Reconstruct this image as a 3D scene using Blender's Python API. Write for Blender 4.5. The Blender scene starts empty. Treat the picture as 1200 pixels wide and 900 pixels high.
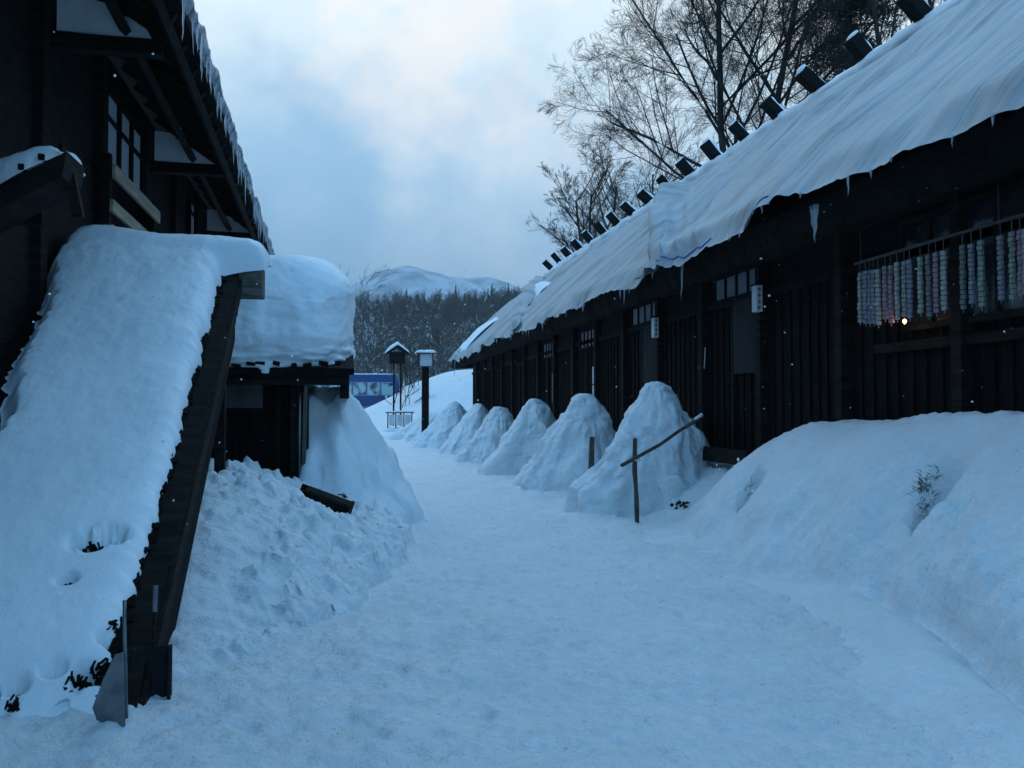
import bpy, math, random
import numpy as np
from mathutils import Vector, Matrix, Euler

R = math.radians
random.seed(7)
rng = np.random.default_rng(11)
scene = bpy.context.scene
col = scene.collection

# ------------------------------------------------------------------ camera
YAW = 11.3
cd = bpy.data.cameras.new('camera'); cam = bpy.data.objects.new('camera', cd); col.objects.link(cam)
cam.location = (0, 0, 1.55)
cam.rotation_euler = (R(90 + 1.72), 0, R(-YAW))
cd.lens = 30; cd.sensor_width = 36; cd.clip_start = 0.05; cd.clip_end = 9000
scene.camera = cam

# ------------------------------------------------------------------ view / world / sun
scene.view_settings.view_transform = 'Standard'
scene.view_settings.look = 'None'
scene.view_settings.gamma = 1
scene.view_settings.exposure = 0.55
SUN_EL, SUN_AZ = 6.0, 200.0          # low dusk sun behind the clouds

def sky_dir(px, py):
    """unit direction of a spot of sky, from its bearing and height"""
    az = math.atan((px - 600) / 1000) + R(YAW)
    el = math.atan((480 - py) / 1000 * math.cos(az - R(YAW)))
    return (math.sin(az) * math.cos(el), math.cos(az) * math.cos(el), math.sin(el))

world = bpy.data.worlds.new('World'); scene.world = world; world.use_nodes = True
wn = world.node_tree; wn.nodes.clear(); WL = wn.links.new
def wnode(t, **k):
    n = wn.nodes.new(t)
    for a, b in k.items(): setattr(n, a, b)
    return n
w_out = wnode('ShaderNodeOutputWorld'); w_bg = wnode('ShaderNodeBackground')
w_sky = wnode('ShaderNodeTexSky', sky_type='NISHITA'); w_sky.sun_disc = False
w_sky.sun_elevation = R(SUN_EL); w_sky.sun_rotation = R(SUN_AZ)
w_sky.ozone_density = 3.0
w_tc = wnode('ShaderNodeTexCoord')
def wmath(op, a, b=None, clamp=False):
    n = wnode('ShaderNodeMath', operation=op); n.use_clamp = clamp
    for i, v in enumerate((a, b)):
        if v is None: continue
        if isinstance(v, (int, float)): n.inputs[i].default_value = v
        else: WL(v, n.inputs[i])
    return n.outputs[0]
def wblob(px, py, rad, soft):
    """1 inside a patch of sky around a direction, fading out over soft radians"""
    vm = wnode('ShaderNodeVectorMath', operation='DISTANCE')
    WL(warp, vm.inputs[0]); vm.inputs[1].default_value = sky_dir(px, py)
    mr = wnode('ShaderNodeMapRange'); mr.interpolation_type = 'SMOOTHSTEP'
    WL(vm.outputs['Value'], mr.inputs[0])
    mr.inputs[1].default_value = rad + soft; mr.inputs[2].default_value = max(0, rad - soft)
    mr.inputs[3].default_value = 0; mr.inputs[4].default_value = 1
    return mr.outputs[0]
# warped direction, so that cloud patches have ragged outlines
nzw = wnode('ShaderNodeTexNoise'); nzw.inputs['Scale'].default_value = 4.5; nzw.inputs['Detail'].default_value = 7
nzw.inputs['Roughness'].default_value = 0.62
WL(w_tc.outputs['Generated'], nzw.inputs['Vector'])
vs = wnode('ShaderNodeVectorMath', operation='SUBTRACT'); WL(nzw.outputs['Color'], vs.inputs[0]); vs.inputs[1].default_value = (.5, .5, .5)
vsc = wnode('ShaderNodeVectorMath', operation='SCALE'); WL(vs.outputs[0], vsc.inputs[0]); vsc.inputs['Scale'].default_value = 0.62
va = wnode('ShaderNodeVectorMath', operation='ADD'); WL(vsc.outputs[0], va.inputs[0]); WL(w_tc.outputs['Generated'], va.inputs[1])
warp = va.outputs[0]
sep = wnode('ShaderNodeSeparateXYZ'); WL(w_tc.outputs['Generated'], sep.inputs[0])
nz1 = wnode('ShaderNodeTexNoise'); nz1.inputs['Scale'].default_value = 3.2; nz1.inputs['Detail'].default_value = 8
nz1.inputs['Roughness'].default_value = 0.5
WL(w_tc.outputs['Generated'], nz1.inputs['Vector'])
def wrange(v, a, b, c=0, d=1):
    mr = wnode('ShaderNodeMapRange'); mr.interpolation_type = 'SMOOTHSTEP'
    WL(v, mr.inputs[0])
    for i, q in enumerate((a, b, c, d)): mr.inputs[i + 1].default_value = q
    return mr.outputs[0]
band = wmath('MULTIPLY', wrange(sep.outputs['Z'], 0.20, 0.40), wrange(sep.outputs['Z'], 0.80, 0.50))
m = wmath('MULTIPLY', wmath('MULTIPLY', band, wrange(sep.outputs['Y'], -0.1, 0.4)), wrange(nz1.outputs['Fac'], 0.25, 0.62, 0.45, 1.0))
for (x, y, r_, s_, k) in ((640, 60, .19, .15, .95), (265, 70, .11, .12, .95), (520, 95, .10, .12, .35), (700, 150, .09, .10, .45), (470,165,.03,.07,.30)):
    m = wmath('MAXIMUM', m, wmath('MULTIPLY', wblob(x, y, r_, s_), k))
for (x, y, r_, s_, k) in ((380, 195, .10, .11, .85), (600, 240, .12, .12, .6)):
    inv = wmath('SUBTRACT', 1.0, wmath('MULTIPLY', wblob(x, y, r_, s_), k))
    m = wmath('MULTIPLY', m, inv)
cloudmask = wmath('MULTIPLY', m, 1.0, True)
def wmix(f, a, b):
    n = wnode('ShaderNodeMix', data_type='RGBA')
    if isinstance(f, (int, float)): n.inputs[0].default_value = f
    else: WL(f, n.inputs[0])
    for i, v in ((6, a), (7, b)):
        if isinstance(v, tuple): n.inputs[i].default_value = v
        else: WL(v, n.inputs[i])
    return n.outputs[2]
# thin high overcast over the clear nishita sky, then the thicker clouds
clearness = wrange(sep.outputs['Z'], 0.0, 1.0)
veil = wmix(wrange(sep.outputs['Z'], 0.0, 0.30), (1.75, 3.15, 4.85, 1), (2.75, 4.8, 6.9, 1))
veil = wmix(wrange(sep.outputs['Z'], 0.42, 0.8), veil, (5.2, 9.8, 14.8, 1))
front = wrange(sep.outputs['Y'], -0.25, 0.35)
veil = wmix(front, (1.7, 4.9, 9.0, 1), veil)
base = wmix(0.92, w_sky.outputs[0], veil)
warm = wmath('MULTIPLY', wrange(nzw.outputs['Fac'], 0.46, 0.56), wrange(sep.outputs['Z'], 0.2, 0.35), True)
cloudc = wmix(warm, (6.9, 8.0, 8.4, 1), (8.2, 8.2, 8.0, 1))
skyc = wmix(cloudmask, base, cloudc)
WL(skyc, w_bg.inputs['Color']); w_bg.inputs['Strength'].default_value = 0.1
WL(w_bg.outputs[0], w_out.inputs[0])

sl = bpy.data.lights.new('sun', 'SUN'); sun = bpy.data.objects.new('sun', sl); col.objects.link(sun)
sl.energy = 0.15; sl.angle = R(25); sl.color = (0.75, 0.88, 1.0)
# toward the brightest clouds, high over the lane
sun.rotation_euler = (R(90 - 40), 0, R(180 - 20))

# ------------------------------------------------------------------ noise
_perm = np.random.default_rng(3).permutation(256); _perm = np.concatenate([_perm, _perm, _perm])
_grad = np.random.default_rng(4).normal(size=(256, 3)); _grad /= np.linalg.norm(_grad, axis=1)[:, None]
def pnoise(p):
    p = np.asarray(p, float); i = np.floor(p).astype(int); f = p - i; i &= 255
    u = f * f * f * (f * (f * 6 - 15) + 10)
    out = 0
    for dx in (0, 1):
        for dy in (0, 1):
            for dz in (0, 1):
                h = _perm[_perm[_perm[i[:, 0] + dx] + i[:, 1] + dy] + i[:, 2] + dz]
                g = _grad[h]
                dot = g[:, 0] * (f[:, 0] - dx) + g[:, 1] * (f[:, 1] - dy) + g[:, 2] * (f[:, 2] - dz)
                w = (u[:, 0] if dx else 1 - u[:, 0]) * (u[:, 1] if dy else 1 - u[:, 1]) * (u[:, 2] if dz else 1 - u[:, 2])
                out = out + w * dot
    return out * 1.5
def fbm(p, scale=1.0, octs=4, gain=.5, seed=0.0):
    p = np.asarray(p, float) * scale + seed * 17.31 + .37
    a = 1; s = 0
    for o in range(octs):
        s = s + a * pnoise(p); a *= gain; p = p * 2.03 + 5.1
    return s
def worley(p, scale=1.0, seed=0.0):
    """distance to the nearest feature point"""
    p = np.asarray(p, float) * scale + seed * 9.7
    i = np.floor(p).astype(int); best = np.full(len(p), 9.0)
    for dx in (-1, 0, 1):
        for dy in (-1, 0, 1):
            for dz in (-1, 0, 1):
                c = i + np.array([dx, dy, dz]); cc = c & 255
                h = _perm[_perm[_perm[cc[:, 0]] + cc[:, 1]] + cc[:, 2]]
                q = c + np.stack([_perm[h] / 255., _perm[h + 61] / 255., _perm[h + 133] / 255.], 1)
                best = np.minimum(best, np.linalg.norm(p - q, axis=1))
    return best
def sstep(a, b, x):
    t = np.clip((x - a) / (b - a), 0, 1); return t * t * (3 - 2 * t)
def xyz(x, y, z=0): return np.stack([x, y, np.broadcast_to(z, x.shape)], 1)

# ------------------------------------------------------------------ objects
def tag(o, label=None, cat=None, group=None, kind=None):
    if label: o['label'] = label
    if cat: o['category'] = cat
    if group: o['group'] = group
    if kind: o['kind'] = kind
    return o
def empty(name, loc, label, cat, group=None, rz=0):
    o = bpy.data.objects.new(name, None); col.objects.link(o); o.location = loc; o.rotation_euler = (0, 0, rz)
    o.empty_display_size = .2
    return tag(o, label, cat, group)
def mesh_obj(name, verts, faces, mat, parent=None, smooth=False):
    """verts in world coordinates when there is no parent, else in the thing's own frame"""
    me = bpy.data.meshes.new(name)
    me.from_pydata([tuple(v) for v in verts] if not isinstance(verts, np.ndarray) else verts.tolist(), [], faces)
    if smooth: me.polygons.foreach_set('use_smooth', [True] * len(me.polygons))
    if mat: me.materials.append(mat)
    me.update()
    o = bpy.data.objects.new(name, me); col.objects.link(o)
    if parent: o.parent = parent
    return o
def copy_tree(o, parent=None):
    c = o.copy(); col.objects.link(c)
    if parent is not None: c.parent = parent
    for ch in [x for x in o.children]: copy_tree(ch, c)
    return c
class MB:
    def __init__(s): s.v = []; s.f = []
    def box(s, c, size, rot=None, taper=1.0, jit=0.0):
        hx, hy, hz = (q / 2 for q in size); n = len(s.v); M = Euler(rot).to_matrix() if rot else None
        for z in (-1, 1):
            for x, y in ((-1, -1), (1, -1), (1, 1), (-1, 1)):
                k = taper if z > 0 else 1
                p = Vector((x * hx * k, y * hy * k, z * hz))
                if jit: p += Vector([random.uniform(-jit, jit) for _ in range(3)])
                if M: p = M @ p
                s.v.append(tuple(p + Vector(c)))
        s.f += [(n, n+3, n+2, n+1), (n+4, n+5, n+6, n+7)] + [(n+i, n+(i+1) % 4, n+4+(i+1) % 4, n+4+i) for i in range(4)]
        return s
    def span(s, x0, x1, y0, y1, z0, z1):
        return s.box(((x0+x1)/2, (y0+y1)/2, (z0+z1)/2), (abs(x1-x0), abs(y1-y0), abs(z1-z0)))
    def tube(s, pts, rad, n=8, cap=True):
        pts = [Vector(p) for p in pts]
        if isinstance(rad, (int, float)): rad = [rad] * len(pts)
        base = len(s.v); prev = None
        for i, p in enumerate(pts):
            t = (pts[min(i+1, len(pts)-1)] - pts[max(i-1, 0)])
            if t.length < 1e-9: t = Vector((0, 0, 1))
            t.normalize()
            a = prev if prev is not None else (Vector((0, 0, 1)) if abs(t.z) < .9 else Vector((1, 0, 0)))
            a = (a - t * a.dot(t));
            if a.length < 1e-6: a = t.orthogonal()
            a.normalize(); prev = a; b = t.cross(a)
            for k in range(n):
                q = 2 * math.pi * k / n
                s.v.append(tuple(p + (a * math.cos(q) + b * math.sin(q)) * rad[i]))
        for i in range(len(pts) - 1):
            for k in range(n):
                s.f.append((base + i*n + k, base + i*n + (k+1) % n, base + (i+1)*n + (k+1) % n, base + (i+1)*n + k))
        if cap and n > 2:
            s.f.append(tuple(base + k for k in reversed(range(n))))
            s.f.append(tuple(base + (len(pts)-1)*n + k for k in range(n)))
        return s
    def prism(s, poly, axis, a, b):
        """extrude a 2-D outline along one axis: axis 'x' takes (y,z) points, 'y' takes (x,z)"""
        n = len(s.v); m_ = len(poly)
        for q in (a, b):
            for (u, w) in poly:
                s.v.append((q, u, w) if axis == 'x' else (u, q, w) if axis == 'y' else (u, w, q))
        s.f.append(tuple(n + i for i in range(m_))); s.f.append(tuple(n + m_ + i for i in reversed(range(m_))))
        s.f += [(n+i, n+(i+1) % m_, n+m_+(i+1) % m_, n+m_+i) for i in range(m_)]
        return s
    def build(s, name, mat, parent=None, smooth=False, bevel=0):
        o = mesh_obj(name, s.v, s.f, mat, parent, smooth)
        if bevel:
            b = o.modifiers.new('bevel', 'BEVEL'); b.width = bevel; b.segments = 2; b.limit_method = 'ANGLE'
        return o
def grid_faces(nu, nv, closed=False):
    i = np.arange(nu - 1)[:, None]; j = np.arange(nv - (0 if closed else 1))[None, :]
    a = i * nv + j; b = i * nv + (j + 1) % nv; c = (i + 1) * nv + (j + 1) % nv; d = (i + 1) * nv + j
    return np.stack([a, b, c, d], -1).reshape(-1, 4).tolist()

# ------------------------------------------------------------------ materials
def material(name, base, rough=.7, **kw):
    m = bpy.data.materials.new(name); m.use_nodes = True; nt = m.node_tree
    b = nt.nodes['Principled BSDF']; b.inputs['Base Color'].default_value = (*base, 1); b.inputs['Roughness'].default_value = rough
    for k, v in kw.items(): b.inputs[k.replace('_', ' ')].default_value = v
    return m
def add_noise(m, c1, c2, scale=5, detail=6, bump=0.0, bscale=None, dist=.02, stretch=(1, 1, 1), lo=.35, hi=.65, rough_var=None, bstretch=None):
    nt = m.node_tree; L = nt.links.new; b = nt.nodes['Principled BSDF']
    tc = nt.nodes.new('ShaderNodeTexCoord'); mp = nt.nodes.new('ShaderNodeMapping'); L(tc.outputs['Object'], mp.inputs[0]); mp.inputs['Scale'].default_value = stretch
    n = nt.nodes.new('ShaderNodeTexNoise'); n.inputs['Scale'].default_value = scale; n.inputs['Detail'].default_value = detail; L(mp.outputs[0], n.inputs['Vector'])
    r = nt.nodes.new('ShaderNodeValToRGB'); L(n.outputs['Fac'], r.inputs[0])
    r.color_ramp.elements[0].position = lo; r.color_ramp.elements[0].color = (*c1, 1)
    r.color_ramp.elements[1].position = hi; r.color_ramp.elements[1].color = (*c2, 1)
    L(r.outputs[0], b.inputs['Base Color'])
    if bump:
        n2 = nt.nodes.new('ShaderNodeTexNoise'); n2.inputs['Scale'].default_value = bscale or scale * 2; n2.inputs['Detail'].default_value = 8
        mp2 = nt.nodes.new('ShaderNodeMapping'); L(tc.outputs['Object'], mp2.inputs[0]); mp2.inputs['Scale'].default_value = bstretch or stretch
        L(mp2.outputs[0], n2.inputs['Vector'])
        bp = nt.nodes.new('ShaderNodeBump'); bp.inputs['Strength'].default_value = bump; bp.inputs['Distance'].default_value = dist
        L(n2.outputs['Fac'], bp.inputs['Height']); L(bp.outputs[0], b.inputs['Normal'])
    if rough_var:
        mr = nt.nodes.new('ShaderNodeMapRange'); L(n.outputs['Fac'], mr.inputs[0]); mr.inputs[3].default_value = rough_var[0]; mr.inputs[4].default_value = rough_var[1]
        L(mr.outputs[0], b.inputs['Roughness'])
    return m
def snow_mat(name, specks=0.0, grain=.5, coarse=.35, dirt=(.30, .27, .23), cscale=7.0, tone=(.84, .865, .885), mottle=0.0):
    m = material(name, tone, .62)
    nt = m.node_tree; L = nt.links.new; b = nt.nodes['Principled BSDF']
    b.inputs['Specular IOR Level'].default_value = .25
    tc = nt.nodes.new('ShaderNodeTexCoord')
    def noise(sc, det, rough=.55):
        n = nt.nodes.new('ShaderNodeTexNoise'); n.inputs['Scale'].default_value = sc; n.inputs['Detail'].default_value = det; n.inputs['Roughness'].default_value = rough
        L(tc.outputs['Object'], n.inputs['Vector']); return n
    n1 = noise(cscale, 6); n2 = noise(95, 4, .7)
    b1 = nt.nodes.new('ShaderNodeBump'); b1.inputs['Strength'].default_value = coarse; b1.inputs['Distance'].default_value = .05; L(n1.outputs['Fac'], b1.inputs['Height'])
    b2 = nt.nodes.new('ShaderNodeBump'); b2.inputs['Strength'].default_value = grain; b2.inputs['Distance'].default_value = .012; L(n2.outputs['Fac'], b2.inputs['Height']); L(b1.outputs[0], b2.inputs['Normal'])
    L(b2.outputs[0], b.inputs['Normal'])
    # soft tonal drift of packed / fresh snow
    n3 = noise(1.3, 5)
    r = nt.nodes.new('ShaderNodeValToRGB'); L(n3.outputs['Fac'], r.inputs[0])
    r.color_ramp.elements[0].position = .32; r.color_ramp.elements[0].color = (tone[0]*.90, tone[1]*.91, tone[2]*.92, 1)
    r.color_ramp.elements[1].position = .68; r.color_ramp.elements[1].color = (*tone, 1)
    out = r.outputs[0]
    if mottle:
        n6 = noise(11, 6, .7); rr = nt.nodes.new('ShaderNodeMapRange'); L(n6.outputs['Fac'], rr.inputs[0]); rr.inputs[1].default_value = .36; rr.inputs[2].default_value = .66; rr.inputs[3].default_value = mottle; rr.inputs[4].default_value = 0
        mm = nt.nodes.new('ShaderNodeMix'); mm.data_type = 'RGBA'; L(rr.outputs[0], mm.inputs[0]); L(out, mm.inputs[6]); mm.inputs[7].default_value = (.56, .58, .60, 1); out = mm.outputs[2]
    if specks:
        n4 = noise(38, 3, .6); n5 = noise(2.2, 4)
        a = nt.nodes.new('ShaderNodeMapRange'); L(n4.outputs['Fac'], a.inputs[0]); a.inputs[1].default_value = .60; a.inputs[2].default_value = .72
        c = nt.nodes.new('ShaderNodeMapRange'); L(n5.outputs['Fac'], c.inputs[0]); c.inputs[1].default_value = .42; c.inputs[2].default_value = .62
        mu = nt.nodes.new('ShaderNodeMath'); mu.operation = 'MULTIPLY'; L(a.outputs[0], mu.inputs[0]); L(c.outputs[0], mu.inputs[1])
        mu2 = nt.nodes.new('ShaderNodeMath'); mu2.operation = 'MULTIPLY'; L(mu.outputs[0], mu2.inputs[0]); mu2.inputs[1].default_value = specks; mu2.use_clamp = True
        mx = nt.nodes.new('ShaderNodeMix'); mx.data_type = 'RGBA'; L(mu2.outputs[0], mx.inputs[0]); L(out, mx.inputs[6]); mx.inputs[7].default_value = (*dirt, 1)
        out = mx.outputs[2]
    L(out, b.inputs['Base Color'])
    return m
M = {}
M['snow'] = snow_mat('soft_snow')
M['snow_smooth'] = snow_mat('wind_packed_snow', grain=.35, coarse=.22, cscale=5)
M['snow_path'] = snow_mat('trampled_snow', specks=.75, grain=1.0, coarse=.8, cscale=13, dirt=(.32, .29, .25), mottle=.34)
M['snow_chunk'] = snow_mat('shovelled_snow', specks=.6, grain=.9, coarse=.8, cscale=12, mottle=.22)
M['snow_dirty'] = snow_mat('bank_snow', specks=.5, grain=.9, coarse=.7, cscale=11, mottle=.24)
M['wood_black'] = add_noise(material('near_black_boards', (.012, .010, .009), .85), (.0035, .0032, .003), (.009, .0078, .007), 4, 6, .6, 30, .01, (6, 6, .7))  # wood colour lowered to near black for the crushed dark tones
M['wood_log'] = add_noise(material('dark_log', (.02, .018, .015), .85), (.006, .0055, .005), (.014, .012, .011), 5, 6, .5, 25, .01, (3, 3, 3))
M['wood_dark'] = add_noise(material('aged_dark_wood', (.03, .025, .02), .8), (.007, .006, .0055), (.020, .016, .013), 4, 6, .5, 25, .01, (1, 1, 6))
M['wood_grey'] = add_noise(material('weathered_grey_wood', (.1, .09, .08), .8), (.05, .043, .036), (.12, .105, .09), 6, 6, .5, 22, .01, (1, 5, 5))
M['stick_brown'] = add_noise(material('brown_barked_stick', (.1, .07, .05), .85), (.040, .026, .018), (.10, .070, .050), 9, 6, .7, 25, .01)
M['pane_grey'] = add_noise(material('mottled_grey_pane', (.1, .1, .1), .5), (.035, .036, .038), (.085, .088, .09), 3, 5)  # mottled grey base, paler than the dim window glass
M['wood_pale'] = add_noise(material('new_pale_timber', (.3, .22, .14), .6), (.26, .20, .14), (.40, .31, .22), 3, 5, .2, 20, .005, (5, .6, 5))
M['thatch'] = add_noise(material('old_thatch', (.03, .026, .02), .95), (.005, .0045, .004), (.016, .0135, .011), 9, 8, 1.0, 40, .03, (4, 1, 4))
M['plaster'] = add_noise(material('white_plaster', (.5, .5, .5), .8), (.60, .62, .64), (.74, .76, .78), 3, 5, .1)
M['paper'] = add_noise(material('paper', (.6, .6, .6), .8), (.55, .56, .56), (.66, .66, .65), 3, 4)
M['shoji'] = add_noise(material('frosted_pane', (.3, .32, .34), .6), (.13, .145, .16), (.20, .215, .23), 2, 4)
M['curtain'] = add_noise(material('drawn_blind', (.08, .08, .08), .9), (.022, .024, .026), (.035, .036, .038), 3, 5, .2, 40, .004, (1, 1, .3))
M['glass_dim'] = add_noise(material('window_glass', (.05, .055, .06), .12), (.012, .013, .015), (.03, .032, .034), 2, 4)
M['glass_bright'] = material('lit_sky_glass', (.62, .66, .70), .25)
M['ice'] = material('ice', (.75, .85, .93), .12, Transmission_Weight=.7, IOR=1.31)
M['metal_grey'] = add_noise(material('scratched_aluminium', (.4, .42, .44), .4, Metallic=.7), (.10, .11, .12), (.20, .215, .23), 8, 5, .1)
M['plastic_black'] = add_noise(material('black_plastic', (.012, .012, .014), .8, Specular_IOR_Level=.1), (.010, .010, .012), (.02, .02, .022), 8, 4)
M['metal_black'] = add_noise(material('black_metal', (.015, .015, .017), .5), (.010, .010, .012), (.022, .022, .024), 8, 4)
M['bark'] = add_noise(material('bark', (.04, .034, .028), .9), (.020, .018, .016), (.055, .048, .042), 7, 6, .5, 30, .01, (1, 1, .3))
M['needles'] = add_noise(material('cedar_needles', (.02, .03, .02), .8), (.008, .014, .010), (.024, .036, .024), 1.2, 5)
for k_ in ('wood_black', 'wood_log', 'wood_dark', 'thatch', 'bark', 'needles', 'curtain'): M[k_].node_tree.nodes['Principled BSDF'].inputs['Specular IOR Level'].default_value = .12
M['frost'] = add_noise(material('frosted_eave_ice', (.3, .33, .36), .5), (.12, .135, .15), (.50, .54, .58), 6, 6, .6, 25, .02, (1, 1, 1))
M['blue_hem'] = material('blue_tarp_hem', (.03, .16, .50), .5)

def tarp_mat():
    m = material('plastic_tarp', (.4, .43, .46), .55); nt = m.node_tree; L = nt.links.new; b = nt.nodes['Principled BSDF']
    b.inputs['Specular IOR Level'].default_value = .22
    tc = nt.nodes.new('ShaderNodeTexCoord')
    def noise(sc, det, st, rot=(0, 0, 0), rough=.6):
        mp = nt.nodes.new('ShaderNodeMapping'); L(tc.outputs['UV'], mp.inputs[0]); mp.inputs['Scale'].default_value = st; mp.inputs['Rotation'].default_value = rot
        n = nt.nodes.new('ShaderNodeTexNoise'); n.inputs['Scale'].default_value = sc; n.inputs['Detail'].default_value = det; n.inputs['Roughness'].default_value = rough
        L(mp.outputs[0], n.inputs['Vector']); return n
    a = noise(1.0, 6, (1.1, .40, 1), (0, 0, R(-6)), .5); c = noise(1.0, 4, (7, .7, 1), (0, 0, R(3)), .5); f = noise(1.0, 3, (17, 1.2, 1), (0, 0, R(-4)), .5)
    d = noise(.8, 5, (1, 1, 1))
    def mth(op, x, y):
        n = nt.nodes.new('ShaderNodeMath'); n.operation = op
        for k, q in enumerate((x, y)):
            if isinstance(q, (int, float)): n.inputs[k].default_value = q
            elif q is not None: L(q, n.inputs[k])
        return n.outputs[0]
    add = mth('ADD', a.outputs['Fac'], d.outputs['Fac'])
    r = nt.nodes.new('ShaderNodeValToRGB'); L(add, r.inputs[0])
    r.color_ramp.elements[0].position = .78; r.color_ramp.elements[0].color = (.20, .235, .255, 1)
    r.color_ramp.elements[1].position = 1.22; r.color_ramp.elements[1].color = (.32, .365, .39, 1)
    # crease highlights and shade painted as colour: zero lines of a stretched noise
    def crease(n, w):
        x = mth('ABSOLUTE', mth('SUBTRACT', n.outputs['Fac'], .5), None)
        mr = nt.nodes.new('ShaderNodeMapRange'); L(x, mr.inputs[0]); mr.inputs[1].default_value = 0; mr.inputs[2].default_value = w; mr.inputs[3].default_value = 1; mr.inputs[4].default_value = 0
        return mr.outputs[0]
    k1, k2 = crease(c, .035), crease(f, .05)
    mask = nt.nodes.new('ShaderNodeMapRange'); L(d.outputs['Fac'], mask.inputs[0]); mask.inputs[1].default_value = .40; mask.inputs[2].default_value = .60
    lines = mth('MULTIPLY', mth('MULTIPLY', k2, mask.outputs[0]), .22)
    mx = nt.nodes.new('ShaderNodeMix'); mx.data_type = 'RGBA'; L(lines, mx.inputs[0]); L(r.outputs[0], mx.inputs[6]); mx.inputs[7].default_value = (.46, .52, .56, 1)
    mx2 = nt.nodes.new('ShaderNodeMix'); mx2.data_type = 'RGBA'; L(mth('MULTIPLY', mth('MULTIPLY', k1, mth('SUBTRACT', 1.1, mask.outputs[0])), .40), mx2.inputs[0]); L(mx.outputs[2], mx2.inputs[6]); mx2.inputs[7].default_value = (.12, .14, .16, 1)
    L(mx2.outputs[2], b.inputs['Base Color'])
    b1 = nt.nodes.new('ShaderNodeBump'); b1.inputs['Strength'].default_value = .5; b1.inputs['Distance'].default_value = .08; L(a.outputs['Fac'], b1.inputs['Height'])
    b2 = nt.nodes.new('ShaderNodeBump'); b2.inputs['Strength'].default_value = .6; b2.inputs['Distance'].default_value = .035; L(mth('ADD', c.outputs['Fac'], mth('MULTIPLY', f.outputs['Fac'], .5)), b2.inputs['Height']); L(b1.outputs[0], b2.inputs['Normal'])
    L(b2.outputs[0], b.inputs['Normal'])
    return m
M['tarp'] = tarp_mat()

# ------------------------------------------------------------------ terrain
def terrain(x, y):
    """broad height of the snow-covered land"""
    z = 1.15 * sstep(32, 66, y) * sstep(-60, -10, y + 200)
    z = z + 0.9 * sstep(66, 95, y)
    # drift hill behind the end of the long building
    z = z + 3.3 * sstep(-.6, 9.0, x + .5*np.sin(y*.25)) * sstep(40.5, 54, y) * (1 - sstep(70, 95, y)) * (1 - .4*sstep(18, 40, x))
    # wooded slope
    s = sstep(95, 290, y + 12*np.sin(x * .02))
    z = z + 24 * s + s*6*sstep(20, 110, x) + 2.5*s*np.sin(x * .013 + 1) 
    return z
def ground_h(x, y):
    p = xyz(x, y)
    z = terrain(x, y)
    near = 1 - sstep(40, 70, np.abs(y))
    inner = sstep(-3.0, -1.0, x) * (1 - sstep(4.6, 5.6, x))
    # snow rising towards the long building and the yard edge
    z = z + .75 * sstep(4.2, 5.9, x + .15*fbm(p, .5, 2)) * (1 - sstep(20, 34, x)) * sstep(-30, 9, y) * (1 - sstep(37, 44, y))
    z = z + near * (.05 * fbm(p, .45, 3, .5, 1) + .030 * fbm(p, 2.1, 4, .55, 2))
    foot = fbm(p, 5.5, 4, .6, 3)
    z = z + near * (1 - sstep(22, 40, y)) * (.022 * foot + .016*fbm(p, 13, 3, .6, 9))
    # snow heaped against the foot of the lean-to roof
    z = z + .05*np.exp(-((y - 4.75)/.35)**2) * sstep(-.95, -1.15, x) * sstep(-3.4, -2.8, x)
    # heel marks
    wl = worley(xyz(x, y, .5), 3.1, 2)
    z = z - (1 - sstep(12, 26, y)) * near * .034 * (1 - sstep(.10, .30, wl)) * inner
    far = sstep(60, 120, np.abs(y) + np.abs(x))
    z = z + far * 1.2 * fbm(p, .03, 4)
    return z
gx = np.concatenate([-np.geomspace(3000, 8, 34), np.arange(-6.5, -2.0, .25), np.arange(-2.0, 6.0, .032), np.arange(6.0, 12, .4), np.geomspace(12.5, 3000, 46)])
ys = [2.9]
while ys[-1] < 75: ys.append(ys[-1] + max(.022, .0075 * ys[-1]))
gy = np.concatenate([-np.geomspace(300, 2, 14), np.arange(-1.5, 2.8, .2), np.array(ys), np.geomspace(77, 3000, 60)])
GX, GY = np.meshgrid(gx, gy, indexing='ij')
gxx, gyy = GX.ravel(), GY.ravel()
gz = ground_h(gxx, gyy)
ground = mesh_obj('ground', np.stack([gxx, gyy, gz], 1), [f[::-1] for f in grid_faces(len(gx), len(gy))], M['snow_path'], smooth=True)
ground['kind'] = 'structure'

# far mountain
mx_ = np.linspace(-1500, 1700, 160); my_ = np.linspace(1500, 2700, 60)
A, B = np.meshgrid(mx_, my_, indexing='ij'); a, b = A.ravel(), B.ravel()
ridge = np.exp(-((b - 2050) / 330) ** 2)
prof = 282 + 52*np.exp(-((a - 140) / 120) ** 2) + 12*np.exp(-((a - 330)/90)**2) - 120*sstep(400, 800, a) + 30*np.sin(a*.004) - 60*sstep(-300, -900, a)
hz = ridge * (prof + 16*fbm(xyz(a, b), .006, 5, .55)) - 10
mt = add_noise(material('snowy_mountain_forest', (.6, .62, .65), .9), (.24, .26, .28), (.58, .61, .65), .02, 12, .5, .02, 8, (1, 1, 1), .36, .60)
mo = mesh_obj('mountain', np.stack([a, b, hz], 1), [f[::-1] for f in grid_faces(160, 60)], mt, smooth=True); mo['kind'] = 'structure'

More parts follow.
